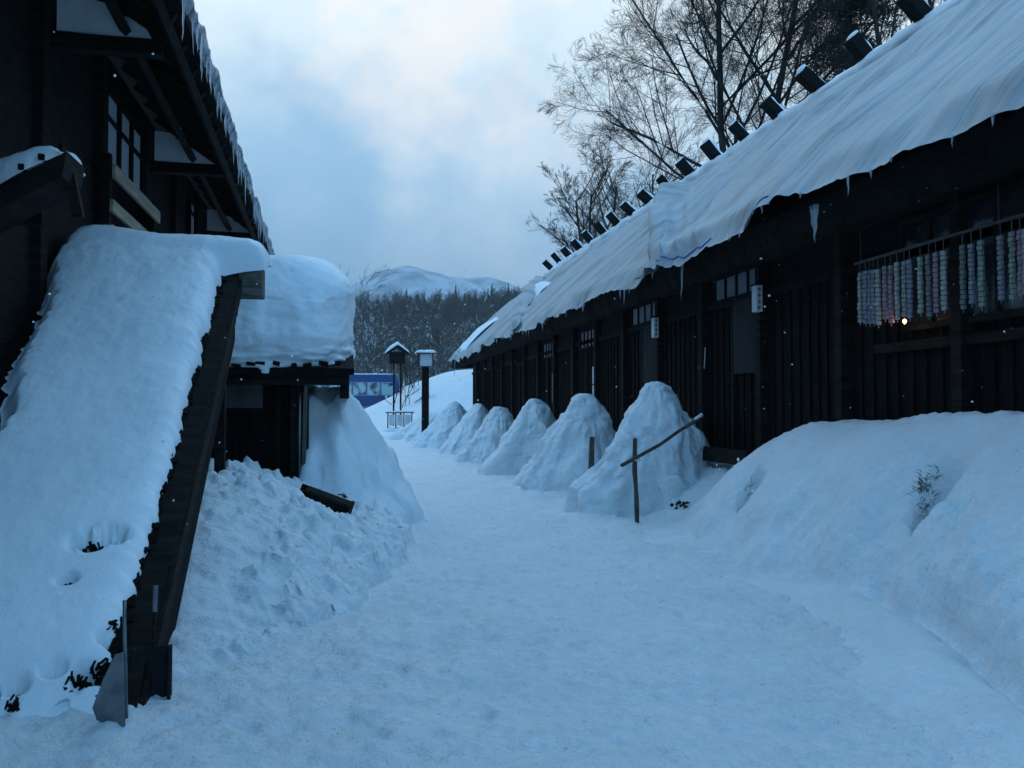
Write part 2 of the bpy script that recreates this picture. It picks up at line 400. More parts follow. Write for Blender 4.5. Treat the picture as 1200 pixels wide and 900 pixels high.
# ------------------------------------------------------------------ heightfield snow things
def height_thing(name, x0, x1, y0, y1, step, fn, mat, label, cat, group=None, ystep=None):
    xs = np.arange(x0, x1 + step/2, step); yy = [y0]
    while yy[-1] < y1: yy.append(yy[-1] + (ystep(yy[-1]) if ystep else step))
    yy = np.array(yy); X, Y = np.meshgrid(xs, yy, indexing='ij'); x, y = X.ravel(), Y.ravel()
    z, dx, dy = fn(x, y)
    ox, oy = (x0+x1)/2, (y0+y1)/2
    o = mesh_obj(name, np.stack([x + dx - ox, y + dy - oy, z], 1), [f[::-1] for f in grid_faces(len(xs), len(yy))], mat, smooth=True)
    o.location = (ox, oy, 0)
    tag(o, label, cat, group); return o
def chunks(p, amp, scale, seed):
    w = worley(p, scale, seed)
    return amp * (1 - sstep(0, .75, w))

# big bank in front of the long building, right foreground
def bank_fn(x, y):
    p = xyz(x, y)
    tx = np.interp(y, [-3, 2.0, 3.4, 4.6, 6.0, 8.0, 9.6, 11.6, 13], [2.9, 2.9, 3.22, 3.7, 4.12, 3.88, 4.05, 4.75, 5.4]) + .10*fbm(p, 1.1, 3, .5, 5)
    H = np.interp(y, [-3, 5.5, 7.5, 9.0, 9.8, 11.0, 12.0], [1.60, 1.56, 1.40, 1.36, 1.16, .55, -.1])
    t = np.clip((x - tx) / (5.35 - tx), 0, 1.4)
    steep = np.interp(y, [3, 5, 7, 9], [1.35, 1.4, 1.6, 1.8])
    prof = 1 - np.clip(1 - t, 0, 1) ** steep
    z = H * prof + .05*fbm(p, .8, 3, .5, 2)
    # slumped face: soft slanting rolls, broken up by lumps
    z = z + .06 * fbm(np.stack([x*1.2 + y*.5, y*1.4, 0*x], 1), 1.0, 4, .55, 6) * np.sin(np.clip(t, 0, 1) * math.pi)
    # lower ledge of tumbled lumps
    low = np.exp(-((t - .16) / .15) ** 2) * sstep(4.4, 5.4, y)
    z = z + low * (chunks(xyz(x, y, 3.), .13, 3.0, 4) + chunks(xyz(x, y, 1.), .07, 7, 5) - .07) * sstep(0, .05, t)
    low2 = np.exp(-((t - .30) / .13) ** 2) * (1 - sstep(7.2, 8.6, y)) 
    z = z + low2 * (chunks(xyz(x, y, 6.), .10, 2.6, 8) + chunks(xyz(x, y, 4.), .05, 6, 9) - .05)
    z = z + sstep(.6, 1, t) * (chunks(xyz(x, y, 1.), .04, 6, 1) + .02)
    z = z + (.012*fbm(p, 5, 4, .6, 13) + .007*fbm(p, 13, 3, .6, 14)) * sstep(0, .1, t)
    for (hx, hy, d, rx, ry) in ((4.50, 8.85, .95, .12, .09), (4.43, 8.80, .12, .3, .25), (4.80, 6.22, 1.0, .17, .13), (4.70, 6.35, .16, .36, .34), (4.62, 6.05, .08, .5, .2), (4.45, 7.6, .10, .25, .2)):
        xr2, yr2 = (x - hx) + .05*fbm(p, 4, 3, .6, 3), (y - hy) + .05*fbm(p, 4, 3, .6, 7)
        z = z - d * np.exp(-((xr2/rx)**2 + (yr2/ry)**2)**1.4)
    # apron of clean snow on the path side, with a crevice behind it
    k = 1 - sstep(5.8, 7.6, y)
    dist = tx - x + .05*fbm(p, 3, 3, .5, 21)
    z = z + k * .15 * np.exp(-((dist - .30) / .36) ** 2)
    cr_ = np.exp(-((dist + .07) / .085) ** 2)
    z = z - k * .15 * cr_ * (.75 + .5*np.clip(fbm(p, 1.8, 3, .5, 8), -.9, 1))
    z = z + k * .05 * np.exp(-((dist + .34)/.24)**2)
    z = z + k * np.exp(-((dist + .30)/.26)**2) * (chunks(xyz(x, y, 8.), .13, 3.4, 3) + chunks(xyz(x, y, 9.), .08, 7.5, 2) - .06)
    z = z + .008 * fbm(p, 6, 3, .6, 3)
    z = z - .10 * sstep(.15, 1.1, dist) - .25*sstep(1.1, 1.5, dist)
    dx = -.03 * np.exp(-((dist + .26)/.14)**2) * k - .06 * sstep(.02, .15, t) * (1 - sstep(.15, .45, t)) * fbm(p, 2.0, 3, .5, 9)
    return z, dx, 0*x
height_thing('snow_bank', 2.2, 5.74, 1.2, 12.2, .034, bank_fn, M['snow_dirty'], 'long high bank of ploughed snow with hollows at the right edge of the path', 'snow bank', ystep=lambda y: max(.024, .0058*y))

def dry_tuft(spots, label, seed, n=34, spread=.07):
    """frozen grass laid bare where the bank has melted hollow"""
    rj = random.Random(seed); x0, y0 = spots[0][:2]
    mb = MB()
    for (sx, sy, sp) in spots:
        for i in range(n):
            x, y = sx + rj.gauss(0, sp), sy + rj.gauss(0, sp)
            z = float(bank_fn(np.array([x]), np.array([y]))[0][0]); d = Vector((rj.gauss(0, 1), rj.gauss(0, 1), rj.uniform(.1, 1))).normalized()*rj.uniform(.03, .09)
            p0 = Vector((x - x0, y - y0, z - .015)); mb.tube([p0, p0 + d*.6 + Vector((0, 0, .012)), p0 + d], [.0035, .0025, .001], 3)
    o = mb.build('dry_grass_tuft', M['dry_grass']); o.location = (x0, y0, 0)
    tag(o, label, 'dry grass', 'frozen grass showing in the hollows of the bank')
M['dry_grass'] = add_noise(material('dry_grass', (.06, .05, .035), .9), (.05, .043, .033), (.14, .12, .09), 20, 3)
dry_tuft([(4.84, 6.28, .055), (4.80, 6.36, .04)], 'dark frozen grass inside the larger hollow in the right-hand bank', 1, 150)
dry_tuft([(4.52, 8.87, .035)], 'dark frozen grass inside the smaller hollow at the far end of the bank', 2, 110)

# shovelled heap between the lean-to and the shed
def pile_fn(x, y):
    p = xyz(x, y)
    xr = np.interp(y, [4.6, 5.2, 6.6, 9.1, 11, 12.5], [-1.05, -.75, .10, .80, 1.0, .9]) + .12*fbm(p, 1.4, 3, .5, 3)
    H = np.interp(y, [4.6, 5.2, 6.0, 7.0, 8.2, 10.5, 11.4, 12.4], [0, .0, .12, .55, .90, .88, .60, .15])
    t = np.clip((xr - x) / (xr + 1.15), 0, 1.5)
    prof = 1 - np.clip(1 - t, 0, 1) ** 1.6
    z = H * prof + .05*fbm(p, .9, 3, .5, 1) * sstep(0, .3, t)
    z = z * (1 - .45*np.exp(-(((x + .05)/.55)**2 + ((y - 9.9)/.9)**2)))
    smooth_zone = np.exp(-(((x + 1.0) / .35) ** 2 + ((y - 6.6) / 1.5) ** 2))
    ro = sstep(0, .12, t) * (1 - .85*smooth_zone)
    z = z + ro * (chunks(xyz(x, y, 2.), .10, 3.2, 1) + chunks(xyz(x, y, 1.), .075, 6.0, 7) + chunks(xyz(x, y, .3), .04, 13, 3) + .03*fbm(p, 9, 4, .6, 4) - .05)
    z = z - .22 * sstep(.15, -.25, xr - x - .1) 
    dx = ro * .05 * fbm(p, 6, 3, .6, 8); dy = ro * .05 * fbm(p, 6, 3, .6, 12)
    return z, dx, dy
height_thing('snow_pile', -2.3, 1.25, 4.7, 12.4, .028, pile_fn, M['snow_chunk'], 'lumpy pile of shovelled snow between the snowy lean-to and the dark shed', 'snow pile', ystep=lambda y: max(.02, .0045*y))

# drift fallen off the shed roof, on the shed's path side
def drift_fn(x, y):
    p = xyz(x, y)
    xr = np.interp(y, [11.3, 12, 13.5, 16, 20, 26], [.75, 1.15, 1.20, 1.2, 1.0, .6]) + .10*fbm(p, .9, 3, .5, 3)
    H = np.interp(y, [11.2, 12.0, 12.8, 15, 18, 22, 27], [.5, 1.65, 1.98, 1.95, 1.40, .8, .1])
    t = np.clip((xr - x) / (xr + .8), 0, 1.5)
    t = np.clip((xr - x) / (xr + .02), 0, 1.5)
    z = H * (np.clip(t, 0, 1) ** 1.12) * (1 + .10*fbm(p, .8, 3)) + .12 * fbm(p, 1.6, 4, .5, 2) * sstep(0, .3, t) 
    z = z + .10*sstep(0, .1, t) - .05 + (chunks(xyz(x, y, 2.), .12, 1.8, 6) + chunks(xyz(x, y, 5.), .05, 5.0, 2) - .05) * sstep(0, .2, t) + .16*fbm(np.stack([x*.6, y*1.3, 0*x], 1), 1.2, 3, .5, 4)*sstep(.1, .5, t)
    z = z - np.logaddexp(0, (z - 1.83)/.05)*.05; z = z * (1 - (1 - sstep(11.5, 11.9, y))*(1 - sstep(-.62, -.45, x)))
    z = z + (chunks(xyz(x, y, 7.), .16, 1.3, 9) - .06) * sstep(0, .25, t)*(1 - sstep(.7, .95, t))
    rr_ = sstep(0, .15, t)
    z = z - .2 * sstep(.1, -.25, xr - x) + rr_*(.06*fbm(p, 3.4, 5, .65, 11) + chunks(xyz(x, y, 3.), .05, 4.2, 3))
    return z, rr_*(.10*fbm(p, 1.8, 4, .6, 5) + .04*fbm(p, 6, 3, .6, 6)), rr_*.08*fbm(p, 2.2, 4, .6, 7)
height_thing('snow_drift', -.62, 1.7, 11.2, 27, .045, drift_fn, M['snow'], 'smooth tall snow drift sloping from under the shed roof to the path', 'snow drift', ystep=lambda y: max(.04, .005*y))

# the row of mounds along the long building
def mound(x, y, h, wy, wfront, wback, seed, label, lean=0., dents=(), mat='snow_dirty'):
    na, nr = 190, 104
    th = np.linspace(0, 2*math.pi, na, endpoint=False); rr = np.linspace(0, 1.30, nr)
    Rr, T = np.meshgrid(rr, th, indexing='ij'); r_, t_ = Rr.ravel(), T.ravel()
    c, s = np.cos(t_), np.sin(t_)
    wx = np.where(c < 0, wfront, wback)
    damp = sstep(.1, .8, r_)
    fl = 1 + damp*(.20 * fbm(np.stack([c*1.6, s*1.6, 0*c + seed], 1), 1.0, 3) + .045*fbm(np.stack([c*5, s*5, r_*1.6 + seed], 1), 1.0, 2)) + .10*fbm(np.stack([c*.8, s*.8, 0*c + seed*2], 1), 1.0, 2)
    px_, py_ = c*wx*r_*fl, s*wy*r_*fl
    ex = 1.5 + .52*np.minimum(c, 0) + .15*np.abs(s)
    rq = (np.sqrt(r_**2 + .0225) - .15)/(math.sqrt(1.0225) - .15)
    z = h * np.where(r_ < .98, 1 - (np.minimum(rq, 1)**ex)*.97, .03 - (r_ - .98)*.9)
    z = z + .10*h*np.exp(-((r_ - 1.0)/.16)**2)
    p = np.stack([px_ + seed*3, py_, z], 1)
    px_ = px_ + .09*fbm(p, 1.7, 4, .5, 2) - lean * z*z/h/h
    py_ = py_ + .09*fbm(p, 1.7, 4, .5, 5) 
    z = z + .05*fbm(p, 2.6, 4, .6, 3)
    fine_ = .014*fbm(p, 8, 4, .65, 8); px_ = px_ + c*fine_; py_ = py_ + s*fine_; z = z + fine_*.5
    wl = chunks(p, .055, 2.4, seed) + chunks(p, .02, 6, seed+1)
    px_ = px_ + c*wl; py_ = py_ + s*wl
    for (dx, dy, rad, dep) in dents:
        g = np.exp(-((px_-dx)**2 + (py_-dy)**2)/rad**2); z = z - dep*g
    o = mesh_obj('snow_mound', np.stack([px_, py_, z], 1), [f[::-1] for f in grid_faces(nr, na, True)], M[mat], smooth=True)
    o.location = (x, y, float(terrain(np.array([x]), np.array([y]))[0]) + .02)
    tag(o, label, 'snow mound', 'snow mounds leaning on the long dark building'); return o
mound(4.86, 12.75, 1.98, 1.02, 1.32, .95, 1.0, 'biggest snow mound with a wooden stake and a slanting pole in it', dents=((-.42, -.30, .15, .40), (-.1, -.72, .2, .15), (.25, -.8, .15, .12)))
mound(4.80, 16.6, 1.84, .95, 1.30, .9, 2.3, 'broad snow mound just behind the one with the stakes, second from the front')
mound(4.74, 20.8, 1.80, .88, 1.2, .9, 3.7, 'pointed snow mound below a narrow lit window, third from the front')
mound(4.72, 25.6, 1.62, .85, 1.15, .9, 4.4, 'slim snow mound between the third and the fifth of the row')
mound(4.76, 30.2, 1.76, 1.1, 1.3, .9, 5.2, 'snow mound standing right before the far corner of the dark building')
mound(4.6, 35.2, 1.82, 1.3, 1.5, 1.0, 6.9, 'snow mound at the far corner, second from the last of the row')
mound(4.1, 40.2, 1.2, 2.0, 1.9, 1.5, 8.1, 'lowest and farthest snow mound, next to the lamp post')

# ------------------------------------------------------------------ icicles
def icicle_mesh(name, length, r, seed):
    rd = random.Random(seed); mb = MB(); n = 5
    pts = [(rd.uniform(-.1, .1)*r*i, rd.uniform(-.1, .1)*r*i, -length*i/n) for i in range(n+1)]
    mb.tube(pts, [max(r*(1 - (i/n))**.8, .0015) for i in range(n+1)], 6)
    me = bpy.data.meshes.new(name); me.from_pydata(mb.v, [], mb.f); me.materials.append(M['ice'])
    me.polygons.foreach_set('use_smooth', [True]*len(me.polygons)); return me
ICE = [icicle_mesh('icicle', 1.0, .05, i) for i in range(5)]
def icicle(parent, p, length, r, rd=random):
    o = bpy.data.objects.new('icicle', rd.choice(ICE)); col.objects.link(o); o.parent = parent
    o.location = p; o.scale = (r/.05, r/.05, length); o.rotation_euler = (rd.uniform(-.05, .05), rd.uniform(-.05, .05), rd.uniform(0, 6)); return o

# ================================================================== THE LONG THATCHED BUILDING (right)
WX, Y0, Y1 = 5.8, -3.0, 38.0
EX, EZ, RX, RZ = 5.0, 3.85, 9.0, 7.52
inn = empty('thatched_inn', (WX, 17, 0), 'long low black wooden building with tarpaulins over its thatched roof', 'building')
OX, OY = WX, 17.0
def L_(x, y, z): return (x - OX, y - OY, z)
class LMB(MB):
    def build(s, name, mat, parent=None, smooth=False, bevel=0, off=None):
        ox, oy, oz = off or (OX, OY, 0)
        s.v = [(a - ox, b - oy, c - oz) for a, b, c in s.v]
        return MB.build(s, name, mat, parent, smooth, bevel)
w = LMB(); w.span(WX, 12.2, Y0, Y1, -.3, 3.95); wall = w.build('wall', M['wood_black'], inn)
# board-and-batten facade: battens are pattern, kept in one mesh
w = LMB(); y = Y0 + .1
while y < Y1:
    wd = random.choice((.035, .045, .05)); w.span(WX - .024 - random.uniform(0, .006), WX - .002, y, y + wd, .2, 3.2 + random.uniform(-.02, .02)); y += random.uniform(.19, .25)
w.build('batten', M['wood_black'], wall)
w.v = []; w.f = []
w = LMB(); w.span(WX - .09, WX - .002, Y0, Y1, .15, .55); w.build('sill_beam', M['wood_dark'], inn)
w = LMB(); w.span(WX - .11, WX - .003, Y0, Y1, 3.60, 3.86); w.build('eave_beam', M['wood_dark'], inn)
w = LMB(); w.span(WX - .05, WX - .004, 5.0, Y1, 3.12, 3.22); w.build('lintel', M['wood_log'], inn)
y = 5.1
while y < Y1 + .1:
    w = LMB(); w.span(WX - .13, WX + .02, y - .07, y + .07, 0, 3.64); w.build('post', M['wood_dark'], inn, bevel=.01); y += 1.95 if y < 9 else 1.95
# door bays, one each 3.9 m: transom of four frosted panes, narrow window with a drawn blind
def transom(yc, wdt=1.46, z0=3.24, z1=3.56, n=4, pane='shoji'):
    f = LMB(); x0, x1 = WX - .075, WX - .03
    f.span(x0, x1, yc - wdt/2, yc + wdt/2, z0 - .04, z0); f.span(x0, x1, yc - wdt/2, yc + wdt/2, z1, z1 + .04)
    for i in range(n + 1):
        yy = yc - wdt/2 + wdt*i/n; f.span(x0, x1, yy - .018, yy + .018, z0 + .001, z1 - .001)
    fo = f.build('transom_window', M['wood_black'], inn)
    for i in range(n):
        p = LMB(); ya = yc - wdt/2 + wdt*i/n + .02; yb = yc - wdt/2 + wdt*(i+1)/n - .02
        p.span(WX - .05, WX - .026, ya, yb, z0 + .004, z1 - .004); p.build('pane', M[pane], fo)
for i in range(7):
    yc = 11.72 + 3.9*i
    transom(yc, 1.46 if i < 2 else 1.2, z0=3.24 if i < 2 else 3.05, z1=3.56 if i < 2 else 3.42, pane='shoji' if i < 2 else 'glass_dim' if i > 3 else 'shoji')
    f = LMB()
    if i < 2:
        f.span(WX - .06, WX - .028, yc - .70, yc + .12, 2.08, 3.16); f.build('door_blind', M['curtain'], inn)
        d = LMB(); d.span(WX - .066, WX - .03, yc - .78, yc - .71, .6, 3.18); d.span(WX - .066, WX - .03, yc + .13, yc + .20, .6, 3.18); d.build('door_frame', M['wood_dark'], inn)
    else:
        # narrow upright window with a glazing bar
        f.span(WX - .06, WX - .028, yc - .62, yc - .52, 1.75, 2.55)
        f.span(WX - .06, WX - .028, yc - .47, yc - .37, 1.75, 2.55)
        sw = f.build('side_window', M['glass_bright'] if i == 2 else M['shoji'] if i == 3 else M['glass_dim'], inn)
        b_ = LMB(); b_.span(WX - .07, WX - .062, yc - .65, yc - .34, 2.12, 2.15); b_.build('glazing_bar', M['wood_black'], sw)
        d = LMB(); d.span(WX - .066, WX - .03, yc + .13, yc + .20, .6, 3.0); d.build('door_frame', M['wood_dark'], inn)
# wide windows behind the hanging strings
for (ya, yb) in ((4.35, 5.75), (6.15, 7.9)):
    f = LMB()
    f.span(WX - .08, WX - .03, ya, yb, 2.36, 2.42); f.span(WX - .08, WX - .03, ya, yb, 3.46, 3.52)
    k = 4
    for i in range(k + 1):
        yy = ya + (yb - ya)*i/k; f.span(WX - .08, WX - .03, yy - .02, yy + .02, 2.421, 3.459)
    fo = f.build('window', M['wood_dark'], inn)
    p = LMB(); p.span(WX - .05, WX - .032, ya + .02, yb - .02, 2.43, 3.45); p.build('pane', M['glass_dim'], fo)
w = LMB(); w.span(WX - .07, WX - .004, 4.2, 8.4, 2.16, 2.26); w.build('window_ledge', M['wood_dark'], inn)

# thatch: eave slab with a ragged underside
ny = 420; yy = np.linspace(Y0 - .8, Y1 + 1.9, ny)
prof = [(EX + .02, EZ - .03), (EX + .03, EZ - .22), (EX + .16, EZ - .40), (EX + .42, EZ - .36), (WX - .02, EZ - .10), (WX + .3, EZ + .1)]
outer = [(EX + .02, EZ - .02)] + [(EX + (RX - EX)*t, EZ + (RZ - EZ)*t - .08 + .10*math.sin(t*math.pi)) for t in np.linspace(.05, 1, 12)]
line = prof[::-1] + outer
V = []
for j, y in enumerate(yy):
    hip = max(0.0, y - (Y1 - .3)) / 2.2      # hipped far end: the roof draws in towards the ridge end
    for (px_, pz_) in line:
        lim = RX - (RX - EX)*0
        V.append((px_, y, pz_))
V = np.array(V); n_l = len(line)
nn = fbm(V, 2.5, 4, .6, 2)
edge = np.exp(-((V[:, 2] - (EZ - .25)) / .25) ** 2) * (V[:, 0] < WX)
V[:, 2] += edge * nn * .06; V[:, 0] += edge * nn * .05
# hip: pull points high on the slope back to the hip line
def hip_y(z, x):   # farthest y allowed at height z
    t = np.clip((z - (EZ - .1)) / (RZ - EZ), 0, 1); return Y1 + 1.9 - 2.6 * t + .35*np.sin(t*math.pi)
V[:, 1] = np.minimum(V[:, 1], hip_y(V[:, 2], V[:, 0]))
V[:, 0] -= OX; V[:, 1] -= OY
thatch = mesh_obj('thatch', V, [f[::-1] for f in grid_faces(ny, n_l)], M['thatch'], inn, smooth=True)
# back slope and hip end so the roof is whole
w = LMB()
w.v = [(RX, Y0 - .8, RZ - .05), (RX, hip_y(np.array(RZ), 0), RZ - .05), (13.0, hip_y(np.array(EZ), 0), EZ), (13.0, Y0 - .8, EZ), (EX + .02, hip_y(np.array(EZ), 0), EZ - .03), (13, Y1 + 1.9, EZ - .25), (EX + .1, Y1 + 1.9, EZ - .35), (WX, Y0 - .8, EZ - .1), (12.2, Y0-.8, EZ - .1)]
w.v = [tuple(float(q) for q in v) for v in w.v]
w.f = [(0, 1, 2, 3), (1, 4, 2), (4, 6, 5, 2), (0, 3, 8, 7)]
w.build('back_slope', M['thatch'], inn)

# tarpaulin sheets
def slope_pt(y, t, lift):
    """point on the street slope, t=0 eave .. 1 ridge, lifted off the thatch"""
    nx, nz_ = -.68, .73
    bulge = .10*np.sin(t*math.pi)
    x = EX + (RX - EX)*t; z = EZ + (RZ - EZ)*t + bulge
    return x + nx*lift, y, z + nz_*lift
def tarp(ya, yb, name_label, seed, end_lift=(0, 0), lift0=.05, hip=False, top=1.02, step=.06, mat='tarp', slant=(0, 0), k=(2.4, 2.4), rough=1.0):
    nu = int((yb - ya + max(slant))/step) + 1; nv = 110
    u = np.linspace(0, 1, nu); v = np.linspace(-.035, top, nv)
    U, Vv = np.meshgrid(u, v, indexing='ij'); u, v = U.ravel(), Vv.ravel()
    vc = np.clip(v, 0, 1)
    y0_, y1_ = ya + slant[0]*vc, yb + slant[1]*vc
    y = y0_ + (y1_ - y0_)*u
    kk = k[0] + (k[1] - k[0])*u
    # crease coordinate: constant along a fold; folds fan round towards the slanted edges
    cq = y + kk*vc + .35*fbm(np.stack([y*.5, v*1.6, 0*y], 1), 1, 2, .5, seed)
    q = np.stack([cq, v*.9, 0*y + seed], 1)
    act = .35 + .9*sstep(-.35, .45, fbm(q*np.array([.35, .9, 1]), 1, 2, .5, seed+6))
    folds = .070*fbm(q*np.array([.9, .8, 1]), 1, 3, .5, seed) + .034*act*np.abs(fbm(q*np.array([2.3, 1.0, 1]), 1, 3, .5, seed+2))*rough + .010*act*rough*(1-np.abs(fbm(q*np.array([7, 1.4, 1]), 1, 2, .5, seed+4)))**4
    big = .13*fbm(np.stack([y*.40, v*1.8, 0*y], 1), 1, 3, .5, seed+7)
    # sag between the rafters
    big = big - .05*np.sin(vc*math.pi)*np.abs(np.sin(y*.8 + seed))
    lift = lift0 + folds + big
    d0, d1 = y - y0_, y1_ - y
    hump = .35 + .75*np.sin(vc*math.pi)
    lift = lift + end_lift[0]*np.exp(-d0/.5)*hump + end_lift[1]*np.exp(-(d1 - .35)**2/.30)*hump - end_lift[1]*.55*np.exp(-d1/.10)*hump
    # two or three gathered pleats next to the free edge
    for w_, a_, b_ in ((.75, .09, .5), (1.2, .05, 1.6), (1.9, .045, 3.0)):
        lift = lift + end_lift[1]*1.5*a_*np.exp(-((d1 - w_ - b_*vc**1.5 - .04*np.sin(v*9 + w_))/(.09 + .10*vc))**2)*(1 - .7*vc)
    lift = lift*(1 - .85*sstep(.72, 1.0, v)) + .03
    lift = np.maximum(lift, .02)
    x, _, z = slope_pt(y, v, lift)
    e = 1 - sstep(-.03, .05, v)
    sc = fbm(xyz(y, 0*y, seed), .6, 4, .5, 3); sc2 = np.abs(fbm(xyz(y, 0*y, seed), 1.8, 3, .5, 8))
    z = z - e*(.07 + .12*sc - .05*sc2); x = x + e*(.03 + .06*sc + .03*sc2)
    x = x - .05*np.exp(-((v - .05)/.04)**2)*(.6 + sc)
    z = z - .07*fbm(xyz(y, 0*y, seed), .30, 2, .5, 5)*(1-vc)
    if hip:
        y = np.minimum(y, hip_y(z, x) + .06)
    Vt = np.stack([x - OX, y - OY, z], 1)
    o = mesh_obj('tarpaulin', Vt, [f[::-1] for f in grid_faces(nu, nv)], M[mat], inn, smooth=True)
    uvl = o.data.uv_layers.new(name='UVMap'); li = np.empty(len(o.data.loops), dtype=np.int32); o.data.loops.foreach_get('vertex_index', li)
    uv = np.stack([q[li, 0] + seed, v[li]*5.4], 1); uvl.data.foreach_set('uv', uv.ravel())
    o['label'] = name_label
    return o, Vt.reshape(nu, nv, 3)
T = []
T.append(tarp(-3.5, 13.15, 'near creased grey tarpaulin sheet lifted at its far edge', 3.0, (.0, .46), .12, step=.045, slant=(0, 8.6), k=(2.4, -.5), rough=1.0))
T.append(tarp(12.4, 24.6, 'pale grey tarpaulin sheet in the middle of the roof', 5.0, (.0, .40), .05, slant=(7.5, 12.8), k=(1.6, .2), rough=.8))
T.append(tarp(23.6, 39.5, 'far pale tarpaulin sheet at the hipped end', 8.0, (.05, .10), .05, hip=True, slant=(12.6, -1), k=(1.0, -1.0), rough=.6))
# gathered folds at the boundaries and snow patches resting on the sheets
def patch(name, ya, yb, ta, tb, thick, seed, parent=None, mat='snow', diag=0.):
    nu, nv = max(14, int((yb-ya)/.06)), 26
    U, Vv = np.meshgrid(np.linspace(-1, 1, nu), np.linspace(-1, 1, nv), indexing='ij'); u, v = U.ravel(), Vv.ravel()
    rr = (np.abs(u)**2.6 + np.abs(v)**2.2) 
    y = (ya+yb)/2 + u*(yb-ya)/2; t = (ta+tb)/2 + v*(tb-ta)/2 + diag*u
    y = y + .10*fbm(xyz(y, t, seed), 1.5, 3); 
    lift = .10 + thick*(1 - rr)*(1 + .5*fbm(xyz(y, t*3, seed), 2.0, 3)) 
    x, _, z = slope_pt(y, t, np.maximum(lift, -.06))
    return mesh_obj(name, np.stack([x-OX, y-OY, z], 1), [f[::-1] for f in grid_faces(nu, nv)], M[mat], parent or inn, smooth=True)
patch('snow_patch', 28.2, 34.2, .46, .64, .16, 2, diag=.10)
patch('snow_patch', 36.6, 39.4, .02, .46, .14, 5)
# blue hem rope along the near sheets
for (k, ya, yb) in ((0, 4.8, 13.2),):
    g = T[k][1]; idx = [i for i in range(len(g)) if ya < g[i, 3, 1] + OY < yb]
    # only stretches of hem show
    run = []
    for i in idx:
        if fbm(np.array([[g[i, 3, 1]*.9, 0, k]]), 1, 2)[0] > .05: run.append(tuple(g[i, 3] + np.array([-.012, 0, -.004])))
        elif len(run) > 3:
            MB().tube(run, .011, 6).build('hem_cord', M['blue_hem'], T[k][0], smooth=True); run = []
        else: run = []
    if len(run) > 3: MB().tube(run, .011, 6).build('hem_cord', M['blue_hem'], T[k][0], smooth=True)
# icicles under the sheets
rd = random.Random(5)
for k, (o, g) in enumerate(T):
    n = (26, 32, 22)[k]
    for i in range(n):
        j = rd.randrange(4, len(g)-4); p = g[j, 0]
        if p[1] + OY > Y1 + 1: continue
        icicle(inn, (p[0] + .01, p[1], p[2] + .02), rd.choice((.04, .06, .10, .14, .26))*rd.uniform(.7, 1.2), rd.uniform(.010, .020), rd)
icicle(inn, L_(EX - .02, 8.28, EZ - .10), .42, .035); icicle(inn, L_(EX - .02, 8.36, EZ - .10), .30, .03); icicle(inn, L_(EX, 12.0, EZ - .12), .55, .02)
icicle(inn, L_(EX, 38.2, EZ - .1), .75, .03)
# ridge: snow strip, thatch roll and the row of crossed logs
nu = 500; us = np.linspace(Y0 - .8, float(hip_y(np.array(RZ), 0)), nu); th = np.linspace(-.35*math.pi, 1.2*math.pi, 14)
U, Tt = np.meshgrid(us, th, indexing='ij'); u, t_ = U.ravel(), Tt.ravel()
rad = .17 + .05*fbm(np.stack([u, np.cos(t_), np.sin(t_)], 1), 1.3, 4)
V = np.stack([RX + .10 + 1.4*rad*np.cos(t_) - OX, u - OY, RZ + .07 + rad*np.sin(t_)], 1)
mesh_obj('ridge_snow', V, [f[::-1] for f in grid_faces(nu, 14)], M['snow'], inn, smooth=True)
y = 11.78; i = 0
while y < 37.4:
    rj = random.Random(i); ln = .76 + rj.uniform(-.06, .08); s_ = .225 + rj.uniform(-.02, .025); ang = R(44 + rj.uniform(-7, 7))
    d = Vector((-math.cos(ang), 0, math.sin(ang))); c = Vector((RX - .02, y, RZ + .25)) + d*.04
    w = LMB(); w.box(tuple(c), (ln, s_*.9, s_), (0, -(-ang) if False else ang, 0)); lg = w.build('ridge_log', M['wood_log'], inn, bevel=.02)
    # snow cap on the upper side
    up = Vector((math.sin(ang), 0, math.cos(ang)))
    th_ = rj.uniform(.03, .09) if i < 9 else rj.uniform(.04, .10)
    V = []; nu, nv = 10, 7
    for a in range(nu):
        for b in range(nv):
            p, q = a/(nu-1)*2-1, b/(nv-1)*2-1
            h = th_*math.sqrt(max(0, 1 - abs(p)**4))*math.sqrt(max(0, 1 - abs(q)**4))*(1 + .3*math.sin(a*1.3 + i)) - .012
            P = c + d*p*ln*.5*.98 + Vector((0, 1, 0))*q*s_*.44 + up*(s_/2 + h)
            V.append((P.x - OX, P.y - OY, P.z))
    mesh_obj('snow_cap', np.array(V), grid_faces(nu, nv), M['snow'], lg, smooth=True)
    if i % 4 != 3:
        V = []; te = rj.uniform(.05, .08)
        for a in range(9):
            for b in range(9):
                p, q = a/8*2-1, b/8*2-1
                h = te*math.sqrt(max(0, 1 - abs(p)**4))*math.sqrt(max(0, 1 - abs(q)**4)) - .01
                P = c + d*(ln/2 + h*.8) + up*(p*s_*.36 + s_*.20 + h*.5) + Vector((0, 1, 0))*q*s_*.42
                V.append((P.x - OX, P.y - OY, P.z))
        mesh_obj('end_snow', np.array(V), [f[::-1] for f in grid_faces(9, 9)], M['snow'], lg, smooth=True)
    y += 1.53; i += 1

